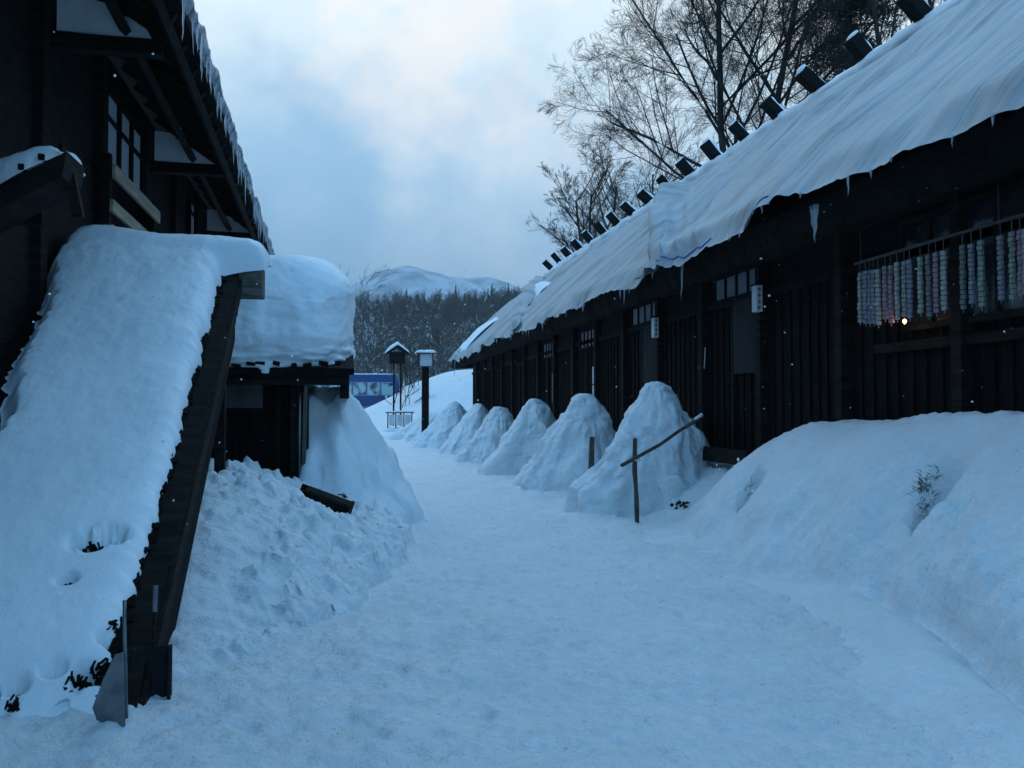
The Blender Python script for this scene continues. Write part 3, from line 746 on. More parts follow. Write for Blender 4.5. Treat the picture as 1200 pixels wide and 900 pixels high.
# room signs on the posts, paper notice
def room_sign(y, z):
    s = LMB(); s.span(WX - .22, WX - .13, y - .07, y + .07, z - .18, z + .18); so = s.build('sign_board', M['paper'], inn, bevel=.004)
    g = LMB(); xm = WX - .175
    for k in range(4):
        zc = z + .13 - k*.086; yf = y - .0725
        g.span(xm - .030, xm + .030, yf - .002, yf, zc - .005, zc + .005); g.span(xm - .005, xm + .005, yf - .0015, yf + .0005, zc - .030, zc + .030)
        if k % 2 == 0: g.span(xm - .026, xm + .026, yf - .0025, yf - .0005, zc - .031, zc - .023)
        else: g.span(xm - .026, xm - .017, yf - .0025, yf - .0005, zc - .028, zc + .018)
    g.build('lettering', M['plastic_black'], so)
    b_ = LMB(); b_.span(WX - .24, WX - .11, y - .085, y + .085, z + .182, z + .20); b_.build('sign_cap', M['wood_dark'], so)
room_sign(10.86, 3.08); room_sign(14.78, 3.05)
s = LMB(); s.box((WX - .085, 12.92, 2.38), (.006, .22, .34), (0, .06, .05)); s.build('paper_notice', M['paper'], inn)

# lit bulb by the strings
lamp = empty('wall_lamp', (5.55, 7.62, 2.44), 'small glowing bulb low under the left end of the hanging strings', 'lamp')
MB().tube([(0, 0, .02), (0, 0, .06)], .014, 10).build('socket', M['plastic_black'], lamp, bevel=.003)
MB().tube([(0, 0, .06), (.12, 0, .10), (.2, 0, .10)], .006, 6).build('bracket', M['metal_black'], lamp)
em = material('glowing_bulb', (1, .6, .3), .5); em.node_tree.nodes['Principled BSDF'].inputs['Emission Color'].default_value = (1, .45, .16, 1); em.node_tree.nodes['Principled BSDF'].inputs['Emission Strength'].default_value = 9
mb = MB(); prev = None
pts = [(0, 0, .02 - .05*i/8) for i in range(9)]; mb.tube(pts, [max(.002, .019*math.sin(math.pi*(.12 + .88*i/8))) for i in range(9)], 12); mb.build('bulb', em, lamp, smooth=True)
gl = bpy.data.lights.new('bulb_glow', 'POINT'); gl.energy = .35; gl.color = (1, .55, .25); gl.shadow_soft_size = .03
glo = bpy.data.objects.new('bulb_glow', gl); col.objects.link(glo); glo.parent = lamp; glo.location = (-.05, -.03, -.03)

# hanging strings of dried rice cakes
rod = empty('hanging_pole', (5.42, 6.4, 3.12), 'thin pole under the eave carrying the hanging strings', 'pole')
MB().tube([(0, -1.9, .0), (0, 0, .01), (0, 1.85, 0)], .016, 8).build('rod', M['metal_black'], rod)
for yb in (-1.8, -.2, 1.75): MB().tube([(0, yb, .0), (.0, yb, .32)], .008, 6).build('hanger', M['metal_black'], rod)
pal = {'w': (.27, .275, .24), 'g': (.19, .21, .17), 'l': (.18, .165, .19), 'p': (.25, .14, .16), 'd': (.12, .13, .12)}
PM = {k: add_noise(material('rice_cake_' + n, c, .7), tuple(q*.8 for q in c), tuple(min(1, q*1.15) for q in c), 12, 4) for (k, c), n in zip(pal.items(), ('white', 'green', 'lavender', 'pink', 'grey'))}
names = {'w': 'off-white', 'g': 'pale green', 'l': 'lavender', 'p': 'pink', 'd': 'greyish'}
lst = [(195, 'w'), (213, 'l'), (227, 'l'), (240, 'l'), (255, 'w'), (278, 'l'), (297, 'p'), (318, 'w'), (342, 'g'), (360, 'l'), (395, 'w'), (423, 'd'), (447, 'p'), (473, 'w'),
       (536, 'd'), (565, 'l'), (597, 'g'), (662, 'l'), (700, 'g'), (727, 'p'), (745, 'w')]
rs = random.Random(9)
ordn = ['leftmost', 'second', 'third', 'fourth', 'fifth', 'sixth', 'seventh', 'eighth', 'ninth', 'tenth', 'eleventh', 'twelfth', 'thirteenth', 'fourteenth']
for i, (zx, c) in enumerate(lst):
    px = 940 + zx/2.812; ph = math.atan((px-600)/1000) + R(YAW); y = 5.42/math.tan(ph)
    if i < 14: lab = f'{names[c]} string of rice cakes, {ordn[i]} from the left in the big left cluster'
    elif i < 17: lab = f'{names[c]} string of rice cakes, {ordn[i-14].replace("leftmost", "first")} of the three in the middle cluster'
    else: lab = f'{names[c]} string of rice cakes, {ordn[i-17].replace("leftmost", "first")} in the cluster at the photo\'s right edge'
    t = empty('rice_cake_string', (5.42, y, 3.12), lab, 'food string', 'strings of dried rice cakes under the eave', rz=rs.uniform(-.4, .4))
    top = -.10 - rs.uniform(0, .02); n = 12 if i < 14 else 13; L = .56 + rs.uniform(-.03, .03)
    MB().tube([(0, 0, .018), (0.004, 0.002, top)], .004, 5).build('cord', M['wood_grey'], t)
    mb = MB()
    for k in range(n):
        z = top - L*(k + .5)/n
        mb.box((rs.uniform(-.003, .003), rs.uniform(-.003, .003), z), (.030, .050, L/n*.86), (rs.uniform(-.12, .12), rs.uniform(-.12, .12), rs.uniform(-.25, .25)))
    mb.tube([(0, 0, top), (0, 0, top - L - .03)], .005, 5)
    mb.build('rice_cakes', PM[c], t, bevel=.004)

# ================================================================== THE TWO-STOREY LODGE (left)
lodge = empty('timber_lodge', (-2.75, 12, 0), 'dark two-storey wooden building with an icicle-hung eave on the left', 'building')
OX, OY = -2.75, 12.0
LX = -2.75
w = LMB(); w.span(-9.5, LX, 2.0, 21.2, -.3, 5.75); lw = w.build('wall', M['wood_black'], lodge)
w = LMB(); z = .1
while z < 5.6:   # lapped boards along the path side
    w.box((LX + .012, 6.1, z + .11), (.022, 8.3, .235), (0, .06, 0)); w.box((LX + .012, 17.0, z + .11), (.022, 8.4, .235), (0, .06, 0)); z += .215
w.build('siding', M['wood_dark'], lw)
for yy in (2.6, 6.35, 8.35, 10.3, 12.45, 14.6, 16.7, 18.8, 21.0):
    w = LMB(); w.span(LX - .05, LX + .11, yy - .09, yy + .09, 0, 5.6); w.build('post', M['wood_dark'], lodge, bevel=.01)
# window with pale rails
def lodge_window(ya, yb, z0, z1, n):
    f = LMB(); x0, x1 = LX + .03, LX + .09
    f.span(x0, x1, ya, yb, z0 - .05, z0); f.span(x0, x1, ya, yb, z1, z1 + .06)
    for i in range(n + 1):
        yy = ya + (yb-ya)*i/n; f.span(x0, x1, yy - .045, yy + .045, z0 + .001, z1 - .001)
    f.span(x0 + .005, x1 - .005, ya, yb, (z0+z1)/2 + .10, (z0+z1)/2 + .14)
    fo = f.build('window', M['wood_black'], lodge)
    for i in range(n):
        p = LMB(); p.span(LX + .026, LX + .05, ya + (yb-ya)*i/n + .05, ya + (yb-ya)*(i+1)/n - .05, z0 + .004, z1 - .004); p.build('pane', M['glass_bright'], fo)
lodge_window(10.45, 12.3, 4.42, 5.25, 3)
lodge_window(16.0, 16.6, 4.7, 5.3, 1)
for (z0, z1, x_) in ((4.14, 4.30, .26), (3.76, 3.90, .24), (3.50, 3.62, .24)):
    w = LMB(); w.span(LX + x_ - .04, LX + x_, 10.15, 12.55, z0, z1); w.build('balcony_rail', M['wood_pale'], lodge, bevel=.005)
for yy in (10.2, 12.5): w = LMB(); w.span(LX + .10, LX + .20, yy - .05, yy + .05, 3.4, 4.42); w.build('balcony_post', M['wood_dark'], lodge)
# roof: eave line drifts outwards with distance
def tip_x(y): return -1.40 - .25*(y - 8.1)/12.9
def eave_prof(y):
    tx = tip_x(y)
    return [(-9.5, 12.6), (tx - .1, 5.30), (tx, 5.28), (tx + .02, 5.02), (tx - .10, 5.0), (-2.6, 5.74), (-9.5, 12.0)]
ny = 300; yy = np.linspace(1.2, 21.8, ny); V = np.array([(x, y, z) for y in yy for (x, z) in eave_prof(y)])
V = V - np.array([OX, OY, 0])
rf = mesh_obj('roof', V, [f[::-1] for f in grid_faces(ny, 7, True)] + [tuple(range(7)), tuple((ny-1)*7 + k for k in reversed(range(7)))], M['thatch'], lodge)
y = 1.6
while y < 21.6:
    tx = tip_x(y); w = LMB(); dxy = Vector((tx - .06 + 2.6, 0, 5.02 - 5.74)); ln = dxy.length
    c = Vector(((tx - .06 - 2.6)/2, y, (5.02 + 5.74)/2 - .055))
    w.box(tuple(c), (ln, .07, .10), (0, math.atan2(-dxy.z, dxy.x), 0)); w.build('rafter', M['wood_dark'], lodge); y += .62
for (xo, zz) in ((-.12, 4.90), (-.62, 5.14)):
    w = LMB(); pts = [(tip_x(y) + xo, y, zz) for y in (1.4, 8, 15, 21.6)]; w.tube(pts, .055, 4); w.build('purlin', M['wood_dark'], lodge)
# bracket beams with white gusset boards facing the yard
for yg in (4.4, 8.6, 12.85, 17.7):
    w = LMB(); w.span(LX, LX + 1.05, yg - .07, yg + .07, 4.93, 5.08); w.build('bracket_beam', M['wood_dark'], lodge, bevel=.01)
    w = LMB(); w.prism([(LX + .12, 5.10), (LX + .98, 5.05), (LX + .86, 5.25), (LX + .62, 5.30), (LX + .60, 5.38), (LX + .40, 5.42), (LX + .38, 5.50), (LX + .12, 5.52)], 'y', yg - .05, yg + .05); w.build('gusset_board', M['plaster'], lodge)
# snow crust hanging over the eave
nu, nv = 640, 16; us = np.linspace(1.2, 21.9, nu); vs = np.linspace(0, 1, nv)
U, Vv = np.meshgrid(us, vs, indexing='ij'); u, v = U.ravel(), Vv.ravel()
tx = tip_x(u); nse = fbm(xyz(u, v, 1.), 1.4, 4, .6)
ang = v*math.pi*.9 - .35*math.pi
rad = .15 + .05*nse
x = tx + .00 + rad*np.cos(ang)*.75 - .02; z = 5.30 + .10 + rad*1.35*np.sin(-ang + .25*math.pi)*-1
z = 5.24 + .16*(1 - 2*v)*.5 + .05*nse - .10*v*np.abs(fbm(xyz(u, 0*u, 4.), 3.5, 3, .6)); x = tx + .0 + .07*np.sin(v*math.pi) + .025*nse
x = np.where(v < .25, x - (.25 - v)*2.4, x); z = np.where(v < .25, z + (.25 - v)*2.3, z)
mesh_obj('eave_snow', np.stack([x - OX, u - OY, z], 1), grid_faces(nu, nv), M['frost'], lodge, smooth=True)
rd = random.Random(12); 
for i in range(96):
    yy = rd.uniform(7.6, 21.5); icicle(lodge, (tip_x(yy) + .05 + rd.uniform(-.03, .03) - OX, yy - OY, 5.14 + rd.uniform(-.03, .03)), rd.choice((.1, .15, .2, .28, .4))*rd.uniform(.7, 1.2), rd.uniform(.008, .017), rd)

# porch roof: small pent roof with a snow pillow on the lodge wall
def soft_slab(x0, x1, y0, y1, fz, thick, seed, nx=60, nyy=60, rag=.05, over=.0, expo=6, noise_amp=.03):
    """snow pillow on a surface fz(x,y): rounded closed-looking shell with ragged edge"""
    U, Vv = np.meshgrid(np.linspace(-1, 1, nx), np.linspace(-1, 1, nyy), indexing='ij'); u, v = U.ravel(), Vv.ravel()
    # crowd the samples to the rim so that the rounded edge is smooth
    us_ = np.sign(u)*(1 - (1 - np.abs(u))**1.8); vs_ = np.sign(v)*(1 - (1 - np.abs(v))**1.8)
    x = (x0+x1)/2 + us_*(x1-x0)/2; y = (y0+y1)/2 + vs_*(y1-y0)/2
    p = xyz(x, y, seed)
    edge = np.maximum(np.abs(us_), np.abs(vs_))
    x = x + rag*fbm(p, 2.2, 4, .6, 1)*edge**4 ; y = y + rag*fbm(p, 2.2, 4, .6, 4)*edge**4
    h = thick*np.sqrt(np.clip(1 - np.abs(us_)**expo, 0, 1))*np.sqrt(np.clip(1 - np.abs(vs_)**expo, 0, 1))
    z = fz(x, y) + h*(1 + .25*fbm(p, .9, 3, .5, 7)) + noise_amp*fbm(p, 3.0, 4, .55, 3)*(h/thick) - .01
    return np.stack([x, y, z], 1), [f[::-1] for f in grid_faces(nx, nyy)]
porch = LMB()
PX, PZ = -1.98, 3.44
pz = lambda x, y: PZ + (x - PX)*.62
porch.prism([(PX, PZ), (-4.2, PZ - 2.22*.62), (-4.2, PZ - 2.22*.62 - .18), (PX - .03, PZ - .19)], 'y', 6.7, 7.15); pr = porch.build('porch_roof', M['wood_dark'], lodge)
Vp, Fp = soft_slab(-4.2, PX - .02, 6.66, 7.3, pz, .27, 3, 60, 40); Vp -= np.array([OX, OY, 0]); mesh_obj('roof_snow', Vp, Fp, M['snow'], pr, smooth=True)
for k in range(3):
    w = LMB(); w.box((PX - .02 - .13*k, 6.66, PZ - .081*k + .01), (.035, .08, .04)); w.build('rafter_end', M['wood_black'], pr)
w = LMB(); w.box((PX - .02, 6.95, PZ - .24), (.07, .07, .40), (0, -.20, 0)); w.build('strut', M['wood_dark'], pr)
w = LMB(); w.span(-2.74, -2.3, 7.2, 7.32, 3.0, 3.3); w.build('porch_wall', M['wood_black'], lodge)

# ================================================================== THE LEAN-TO whose roof comes down to the ground
lean = empty('lean_to', (-1.1, 4.7, 0), 'low lean-to whose snow-covered roof slopes down to the ground on the left', 'lean-to')
OX, OY = -1.1, 4.7
def rz(x, y): return (y - 4.72)*.675 + .02
ang = math.atan(.675)
w = LMB(); w.prism([(4.55, -.10), (9.15, 3.005), (9.15, 2.90), (4.63, -.16)], 'x', -2.74, -1.03); w.build('roof', M['wood_black'], lean)
# jagged shingle tips along the rake
w = LMB(); y = 4.75; rj = random.Random(3)
while y < 9.0:
    s_ = rj.uniform(.035, .065); w.box((-1.19 + rj.uniform(-.03, .02), y, rz(0, y) + .03 + rj.uniform(-.015, .015)), (rj.uniform(.05, .08), s_, .022), (ang + rj.uniform(-.3, .3), rj.uniform(-.3, .3), rj.uniform(-.4, .4))); y += s_*.75
w.build('shingle_edge', M['thatch'], lean)
w = LMB(); y = 4.7
while y < 9.1:
    w.box((-1.11 + rj.uniform(-.008, .008), y, rz(0, y) + .0), (.17, .17, .022), (ang + .10, 0, 0)); y += .135
w.build('edge_planks', M['wood_dark'], lean)
w = LMB(); w.prism([(4.62, -.10), (9.10, 2.93), (9.10, 2.78), (4.82, -.12)], 'x', -1.028, -1.0); w.build('barge_board', M['wood_dark'], lean)
# lapped boards closing the side, their lower ends stepped
z = .15
while z < 2.65:
    ytop = 4.72 + z/.675 + .16; yb = ytop + .36
    w = LMB(); w.box((-1.045, (ytop + yb)/2, z), (.02, yb - ytop, .125), (0, .09, 0)); w.build('side_board', M['wood_dark'], lean); z += .105
w = LMB(); w.prism([(4.8, -.08), (9.0, 2.80), (9.0, 2.25), (5.7, -.08)], 'x', -1.10, -1.06); w.build('side_shade_panel', M['wood_black'], lean)  # black sheet behind the boards, standing in for shade under the open roof
w = LMB(); w.span(-2.7, -1.5, 6.6, 6.68, -.2, 1.1); w.span(-1.56, -1.5, 5.3, 6.6, -.2, .30); w.build('back_board', M['wood_black'], lean)
for yy in (6.05, 9.2): w = LMB(); w.span(-1.27, -1.17, yy - .06, yy + .06, -.2, rz(0, yy) - .24 if yy < 9 else 2.70); w.build('post', M['wood_dark'], lean, bevel=.008)
w = LMB(); w.span(-2.7, -.80, 9.02, 9.34, 2.71, 3.02); w.build('ridge_beam', M['wood_grey'], lean, bevel=.015)
w = LMB(); w.prism([(9.35, 2.95), (11.2, 1.9), (11.2, 1.8), (9.35, 2.85)], 'x', -2.7, -1.85); w.build('back_roof', M['wood_dark'], lean)
Vp, Fp = soft_slab(-2.7, -1.9, 9.3, 11.2, lambda x, y: 2.96 - (y - 9.35)*.567, .25, 5, 40, 40); Vp -= np.array([OX, OY, 0]); mesh_obj('back_snow', Vp, Fp, M['snow'], lean, smooth=True)
# snow blanket: follows the slope, rounded over the top, scalloped at the rake
nx, nyy = 150, 330
U, Vv = np.meshgrid(np.linspace(0, 1, nx), np.linspace(0, 1, nyy), indexing='ij'); u, v = U.ravel(), Vv.ravel()
uu = .5 + .5*np.sign(u - .5)*(1 - (1 - np.abs(2*u - 1))**1.7)
vv = .5 + .5*np.sign(v - .5)*(1 - (1 - np.abs(2*v - 1))**1.25)
ybase = 4.60 + vv*4.92
zr = rz(0, ybase); zb = np.where(zr > 2.80, 2.80 + .24*np.tanh((zr - 2.80)/.24), zr)
xl = np.interp(ybase, [4.6, 5.4, 6.6, 8.2, 9.0], [-2.66, -2.58, -2.48, -2.64, -2.80]) + .05*fbm(xyz(ybase, 0*ybase, 2.), 1.6, 4, .7) + .06*np.abs(fbm(xyz(ybase, 0*ybase, 7.), 6, 3, .6))
xr_ = -1.19 + .030*fbm(xyz(ybase, 0*ybase, 5.), 2.2, 4, .7) + .030*np.abs(fbm(xyz(ybase, 0*ybase, 9.), 6, 3, .6)) + .41*sstep(8.90, 9.04, ybase)
x = xl + (xr_ - xl)*uu
thk = .11 + .11*sstep(5.2, 9, ybase)
zb = zb + .05*sstep(8.85, 9.0, ybase)
thk = thk + .08*sstep(8.0, 9.0, ybase)
eu = np.sqrt(np.clip(1 - np.abs(2*uu - 1)**9, 0, 1))
left = sstep(0, .10, uu)
ev = np.sqrt(np.clip(1 - np.abs(np.clip(2*vv - 1, 0, 1))**16, 0, 1)) * sstep(-.01, .08, vv)
p = np.stack([x, ybase, 0*x], 1)
thk2 = thk*(eu*left)*ev
bumps = .06*fbm(p, .7, 3, .5, 2) + .010*fbm(np.stack([x*1.2, ybase*3, 0*x], 1), 1.6, 4, .55, 6)*sstep(5.5, 8, ybase) + .007*fbm(p, 8, 4, .65, 5)
z = zb + thk2*1.15 + bumps*(thk2/.25) + .012
for (hx, hy, r_, d_) in ((-1.50, 5.62, .10, .16), (-1.40, 5.66, .10, .13), (-1.55, 5.36, .05, .12), (-1.46, 4.86, .05, .2), (-1.30, 4.84, .06, .2), (-1.62, 4.80, .05, .2), (-1.72, 4.78, .035, .2), (-1.82, 4.80, .05, .2), (-1.22, 5.02, .06, .12)):
    z = z - d_*np.exp(-(((x-hx)/r_)**2 + ((ybase-hy)/(r_*.6))**2)**1.5)*(1 + 1.2*fbm(p, 16, 3))
V = np.stack([x - OX, ybase - OY, z], 1)
mesh_obj('roof_snow', V, [f[::-1] for f in grid_faces(nx, nyy)], M['snow_smooth'], lean, smooth=True)
rj = random.Random(21)
for (cx_, cy_, n_, sp) in ((-1.72, 4.72, 30, .025), (-1.60, 4.71, 14, .015), (-1.86, 4.72, 18, .016), (-1.33, 4.79, 34, .030), (-1.22, 4.86, 30, .028), (-1.46, 5.60, 34, .035), (-1.36, 5.58, 24, .03), (-1.52, 5.34, 22, .022), (-1.24, 5.10, 26, .025)):
    w = LMB()
    for i in range(n_):
        xx, yy = cx_ + rj.gauss(0, sp), cy_ + rj.gauss(0, sp*.45)
        w.box((xx, yy, rz(0, yy) + .070 + rj.uniform(-.04, .03)), (rj.uniform(.008, .02), rj.uniform(.03, .06), .006), (ang + rj.uniform(-.5, .9), rj.uniform(-.6, .6), rj.uniform(-.6, .6)))
    w.build('thatch_tuft', M['thatch'], lean)

# shovels under the lean-to
sh = empty('snow_shovel', (-1.05, 4.52, .0), 'grey metal snow shovel standing at the foot of the lean-to', 'shovel')
MB().tube([(.02, .02, .03), (.012, .03, .25), (.0, .05, .45), (-.005, .06, .60)], .009, 8).build('handle', M['metal_grey'], sh, smooth=True)
bl = MB(); bl.prism([(-.13, .10), (-.11, .04), (-.02, -.01), (.02, .0), (.01, .36), (-.03, .35), (-.08, .24)], 'y', -.004, .004); bl.build('blade', M['metal_grey'], sh)
s2 = empty('snow_scoop', (-1.0, 4.98, 0), 'black wide-bladed snow shovel with a grey grip under the lean-to', 'shovel')
bl = MB(); bl.box((0, 0, .12), (.20, .02, .28), (R(-8), 0, R(10))); bl.box((-.09, -.03, .12), (.02, .05, .28), (R(-8), 0, R(10))); bl.box((.09, -.02, .12), (.02, .05, .28), (R(-8), 0, R(10))); bl.build('blade', M['plastic_black'], s2, bevel=.006)
MB().tube([(0, .01, .2), (0.0, .04, .46)], .011, 8).build('shaft', M['wood_dark'], s2)
MB().tube([(0, .04, .44), (.002, .05, .58)], .013, 10).build('grip', M['metal_grey'], s2)

# ================================================================== THE SHED with the thick snow load
shed = empty('storage_shed', (-.6, 11.6, 0), 'small dark shed under a very thick cap of snow', 'shed')
OX, OY = -.6, 11.6
w = LMB(); w.span(-2.9, -.56, 11.75, 14.4, -.2, 2.02); sw = w.build('wall', M['wood_black'], shed)
w = LMB(); x = -2.85
while x < -.6: w.span(x, x + .03, 11.73, 11.747, 0, 1.55); x += .17
w.build('batten', M['wood_black'], sw)
w = LMB()
w.span(-2.35, -.98, 11.68, 11.745, 1.98, 2.02); w.span(-2.35, -.98, 11.68, 11.745, 1.52, 1.57)
for xx in (-2.35, -1.68, -1.02): w.span(xx, xx + .04, 11.685, 11.745, 1.571, 1.979)
fo = w.build('window', M['wood_dark'], shed); w = LMB(); w.span(-2.3, -1.02, 11.70, 11.73, 1.575, 1.975); w.build('pane', M['pane_grey'], fo)
for xx in (-.66, -.52): w = LMB(); w.span(xx, xx + .10, 11.52, 11.62, .1, 2.0); w.build('post', M['wood_dark'], shed, bevel=.008)
w = LMB(); w.box((-.47, 11.45, 1.15), (.05, .10, 1.9), (0, .02, 0)); w.build('door_board', M['wood_grey'], shed, bevel=.005)
w = LMB(); w.span(-.86, -.80, 11.66, 11.74, .3, 2.0); w.build('post', M['wood_dark'], shed)
w = LMB(); w.span(-3.0, .10, 11.36, 11.50, 1.87, 2.07); w.build('eave_beam', M['wood_dark'], shed, bevel=.01)
w = LMB(); w.span(-.02, .10, 11.5, 14.7, 1.70, 1.96); w.build('eave_beam', M['wood_dark'], shed, bevel=.01)
w = LMB(); w.prism([(11.28, 2.085), (14.8, 2.9), (14.8, 2.8), (11.28, 2.0)], 'x', -3.0, .16); w.build('roof', M['wood_black'], shed)
w = LMB(); w.prism([(11.5, 1.96), (14.6, 1.96), (14.6, 2.72)], 'x', -.5, -.56); w.build('gable', M['wood_black'], shed)
# snow block: shell built from stacked rings (superellipse), bulging face with layered bottom
nr, na = 74, 260
th = np.linspace(0, 2*math.pi, na, endpoint=False); hh = np.linspace(0, 1, nr)
H_, T_ = np.meshgrid(hh, th, indexing='ij'); h, t = H_.ravel(), T_.ravel()
side = np.clip(h/.62, 0, 1); cap = np.clip((h - .62)/.38, 0, 1)
sc = np.where(h < .62, 1.0, np.cos(cap*math.pi/2)**.55)
zz = np.where(h < .62, side*.92, .92 + .38*np.sin(cap*math.pi/2)**1.0)
e = 3.6 + 0*h
c, s_ = np.cos(t), np.sin(t); rr = (np.abs(c)**e + np.abs(s_)**e)**(-1/e)
ax, ay = 1.62, 1.72
x = -1.46 + c*rr*ax*sc; y = 12.98 + s_*rr*ay*sc
base = 2.07 + (y - 11.28)*.22
front = np.exp(-((y - 11.3)/.5)**2)
z = base + zz*(.98 + .1*fbm(xyz(x, y, 3.), .6, 2))
# the face leans back above its dirty layered foot
y = y + front*(.30*np.clip(zz - .45, 0, 1)) 
p = np.stack([x, y, z], 1)
z = z + .16*np.exp(-((x + 0.5)/.9)**2)*cap - .10*np.exp(-((x + 1.75)/.35)**2)*cap
lay = fbm(np.stack([x*1.6, y*1.6, z*9], 1), 1, 4, .6, 3)
low = 1 - sstep(.18, .42, zz)
nrm = np.stack([c, s_], 1)
d_ = .05*fbm(p, 1.2, 3, .5, 2) + .02*fbm(p, 5, 4, .6, 4) + low*.07*lay - .03*low
flute = .05*fbm(np.stack([x*4, y*1.0, z*.6], 1), 1, 3, .5, 9)*(1 - low)*(h < .62)
x = x + nrm[:, 0]*(d_ + flute*.5); y = y + nrm[:, 1]*(d_ + flute)
z = z + .03*fbm(p, 2.5, 3)*cap - np.where(h < .01, .03 + .05*np.abs(lay), 0)
V = np.stack([x - OX, y - OY, z], 1)
mesh_obj('roof_snow', V, [f for f in grid_faces(nr, na, True)], M['snow'], shed, smooth=True)
w = LMB(); rj = random.Random(8)
for i in range(14):
    xx = -2.5 + i*.19 + rj.uniform(-.05, .05); w.box((xx, 11.30 + rj.uniform(-.01, .03), 2.12 + rj.uniform(-.02, .05)), (rj.uniform(.05, .12), .10, .04), (rj.uniform(-.3, .3), rj.uniform(-.3, .3), 0))
w.build('roof_edge_thatch', M['thatch'], shed)

ch = empty('wooden_chute', (-.20, 9.62, .50), 'short black wooden trough poking out of the snow beside the shed', 'trough')
w = MB(); 
for (cx_, cz, sx, sz, cy) in ((0, 0, .72, .05, 0), ): w.box((0, 0, -.11), (.62, .26, .04))
w.box((0, -.12, 0), (.62, .035, .24)); w.box((0, .12, 0), (.62, .035, .24)); w.box((.292, 0, .0), (.035, .27, .26)); w.box((0.03, 0, .115), (.50, .21, .03))
o = w.build('trough', M['wood_black'], ch, bevel=.006); o.rotation_euler = (R(6), R(20), R(-12))

# ================================================================== small things by the path
st = empty('wooden_stake', (4.0, 11.3, 0), 'upright bark-covered stake in front of the biggest mound, by the slanting pole', 'stake')
MB().tube([(0.03, 0, -.2), (.02, 0, .25), (0.015, .01, .45), (.0, .02, .7), (.0, 0, 1.15)], [.028, .036, .029, .037, .029], 9).build('stick', M['stick_brown'], st)
MB().tube([(-.05, -.03, .86), (.0, -.02, .875), (.06, .0, .85)], [.02, .035, .02], 8).build('snow_knot', M['snow'], st, smooth=True)
st = empty('slanting_pole', (3.96, 11.22, .84), 'long thin pole slanting up across the biggest snow mound', 'pole')
MB().tube([(-.22, -.10, -.05), (.12, .03, .09), (.42, .12, .22), (.74, .20, .41), (1.12, .30, .60)], [.027, .026, .025, .024, .029], 9).build('stick', M['stick_brown'], st)
MB().tube([(1.0, .265, .57), (1.13, .30, .635)], [.020, .03], 8).build('snow_tip', M['snow'], st, smooth=True)
st = empty('wooden_stake', (3.86, 13.0, 0), 'short stake stub poking up from the left foot of the biggest mound', 'stake')
MB().tube([(0.0, 0, .2), (.02, 0, .85), (.03, 0, 1.12)], [.05, .045, .04], 9).build('stick', M['stick_brown'], st)
br = empty('dead_branch', (4.78, 11.35, .12), 'dark clump of dead leaves and twigs between the biggest mound and the bank', 'branch')
mb = MB(); rj = random.Random(4)
for i in range(12):
    p0 = Vector((rj.gauss(0, .09), rj.gauss(0, .08), rj.uniform(-.05, .06))); p1 = p0 + Vector((rj.uniform(-.12, .12), rj.uniform(-.1, .1), rj.uniform(.02, .14))); mb.tube([p0, (p0+p1)/2 + Vector((.01, 0, .02)), p1], [.010, .007, .003], 5)
mb.build('twigs', M['wood_dark'], br)
mb = MB()
for i in range(60): mb.box((rj.gauss(0, .09), rj.gauss(0, .08), rj.uniform(0, .13)), (.06, .045, .004), (rj.uniform(-1.2, 1.2), rj.uniform(-1.2, 1.2), rj.uniform(0, 3)))
mb.build('leaves', M['wood_log'], br)
pk = empty('loose_board', (5.45, 11.6, .88), 'weathered board lying against the black wall behind the biggest mound', 'board')
MB().box((0, 0, 0), (.05, 1.5, .22), (0, .1, 0)).build('plank', M['wood_dark'], pk, bevel=.006)

# signpost lamp at the end of the path
TY = 38.0
lp = empty('lamp_post', (3.62, 37.6, .5), 'square wooden lamp post with a white snow-capped lamp box closing the view down the path', 'lamp post')
MB().box((0, 0, 1.25), (.30, .30, 3.4)).build('post', M['wood_log'], lp, bevel=.02)
MB().box((0, 0, 3.22), (.56, .5, .56)).build('lamp_box', M['paper'], lp, bevel=.02)
fb = MB()
for sx in (-1, 1):
    for sy in (-1, 1): fb.box((sx*.30, sy*.27, 3.22), (.05, .05, .60))
fb.box((0, 0, 2.93), (.64, .58, .04)); fb.box((0, 0, 3.53), (.84, .78, .05)); fb.build('lamp_frame', M['metal_black'], lp)
Vp, Fp = soft_slab(-.44, .44, -.40, .40, lambda x, y: 3.55 + 0*x, .13, 2, 24, 24, .02); mesh_obj('snow_cap', Vp, Fp, M['snow'], lp, smooth=True)
MB().box((.45, 0, .18), (.7, .12, .10), (0, -.15, 0)).build('arm', M['wood_dark'], lp)
# hanging lantern house on two legs
bh = empty('birdhouse_lantern', (2.85, 45.0, 1.3), 'dark little roofed box on thin legs with snow on its gable', 'lantern')
MB().box((0, 0, 2.95), (.80, .7, .60)).build('box', M['wood_dark'], bh, bevel=.02)
rfm = MB(); rfm.prism([(-.62, 3.18), (0, 3.62), (.62, 3.18), (.58, 3.12), (0, 3.52), (-.58, 3.12)], 'y', -.5, .5); rfm.build('roof', M['wood_black'], bh)
Vp, Fp = soft_slab(-.62, .62, -.54, .54, lambda x, y: 3.64 - np.abs(x)*.70, .18, 6, 40, 24, .02); mesh_obj('snow_cap', Vp, Fp, M['snow'], bh, smooth=True)
for sx in (-.18, .2): MB().tube([(sx, 0, -.6), (sx*.9, 0, 2.66)], .05, 7).build('leg', M['wood_dark'], bh)
MB().box((0, -.36, 2.95), (.36, .02, .34)).build('opening_shade', M['plastic_black'], bh)  # black plate stands in for the dark inside the box
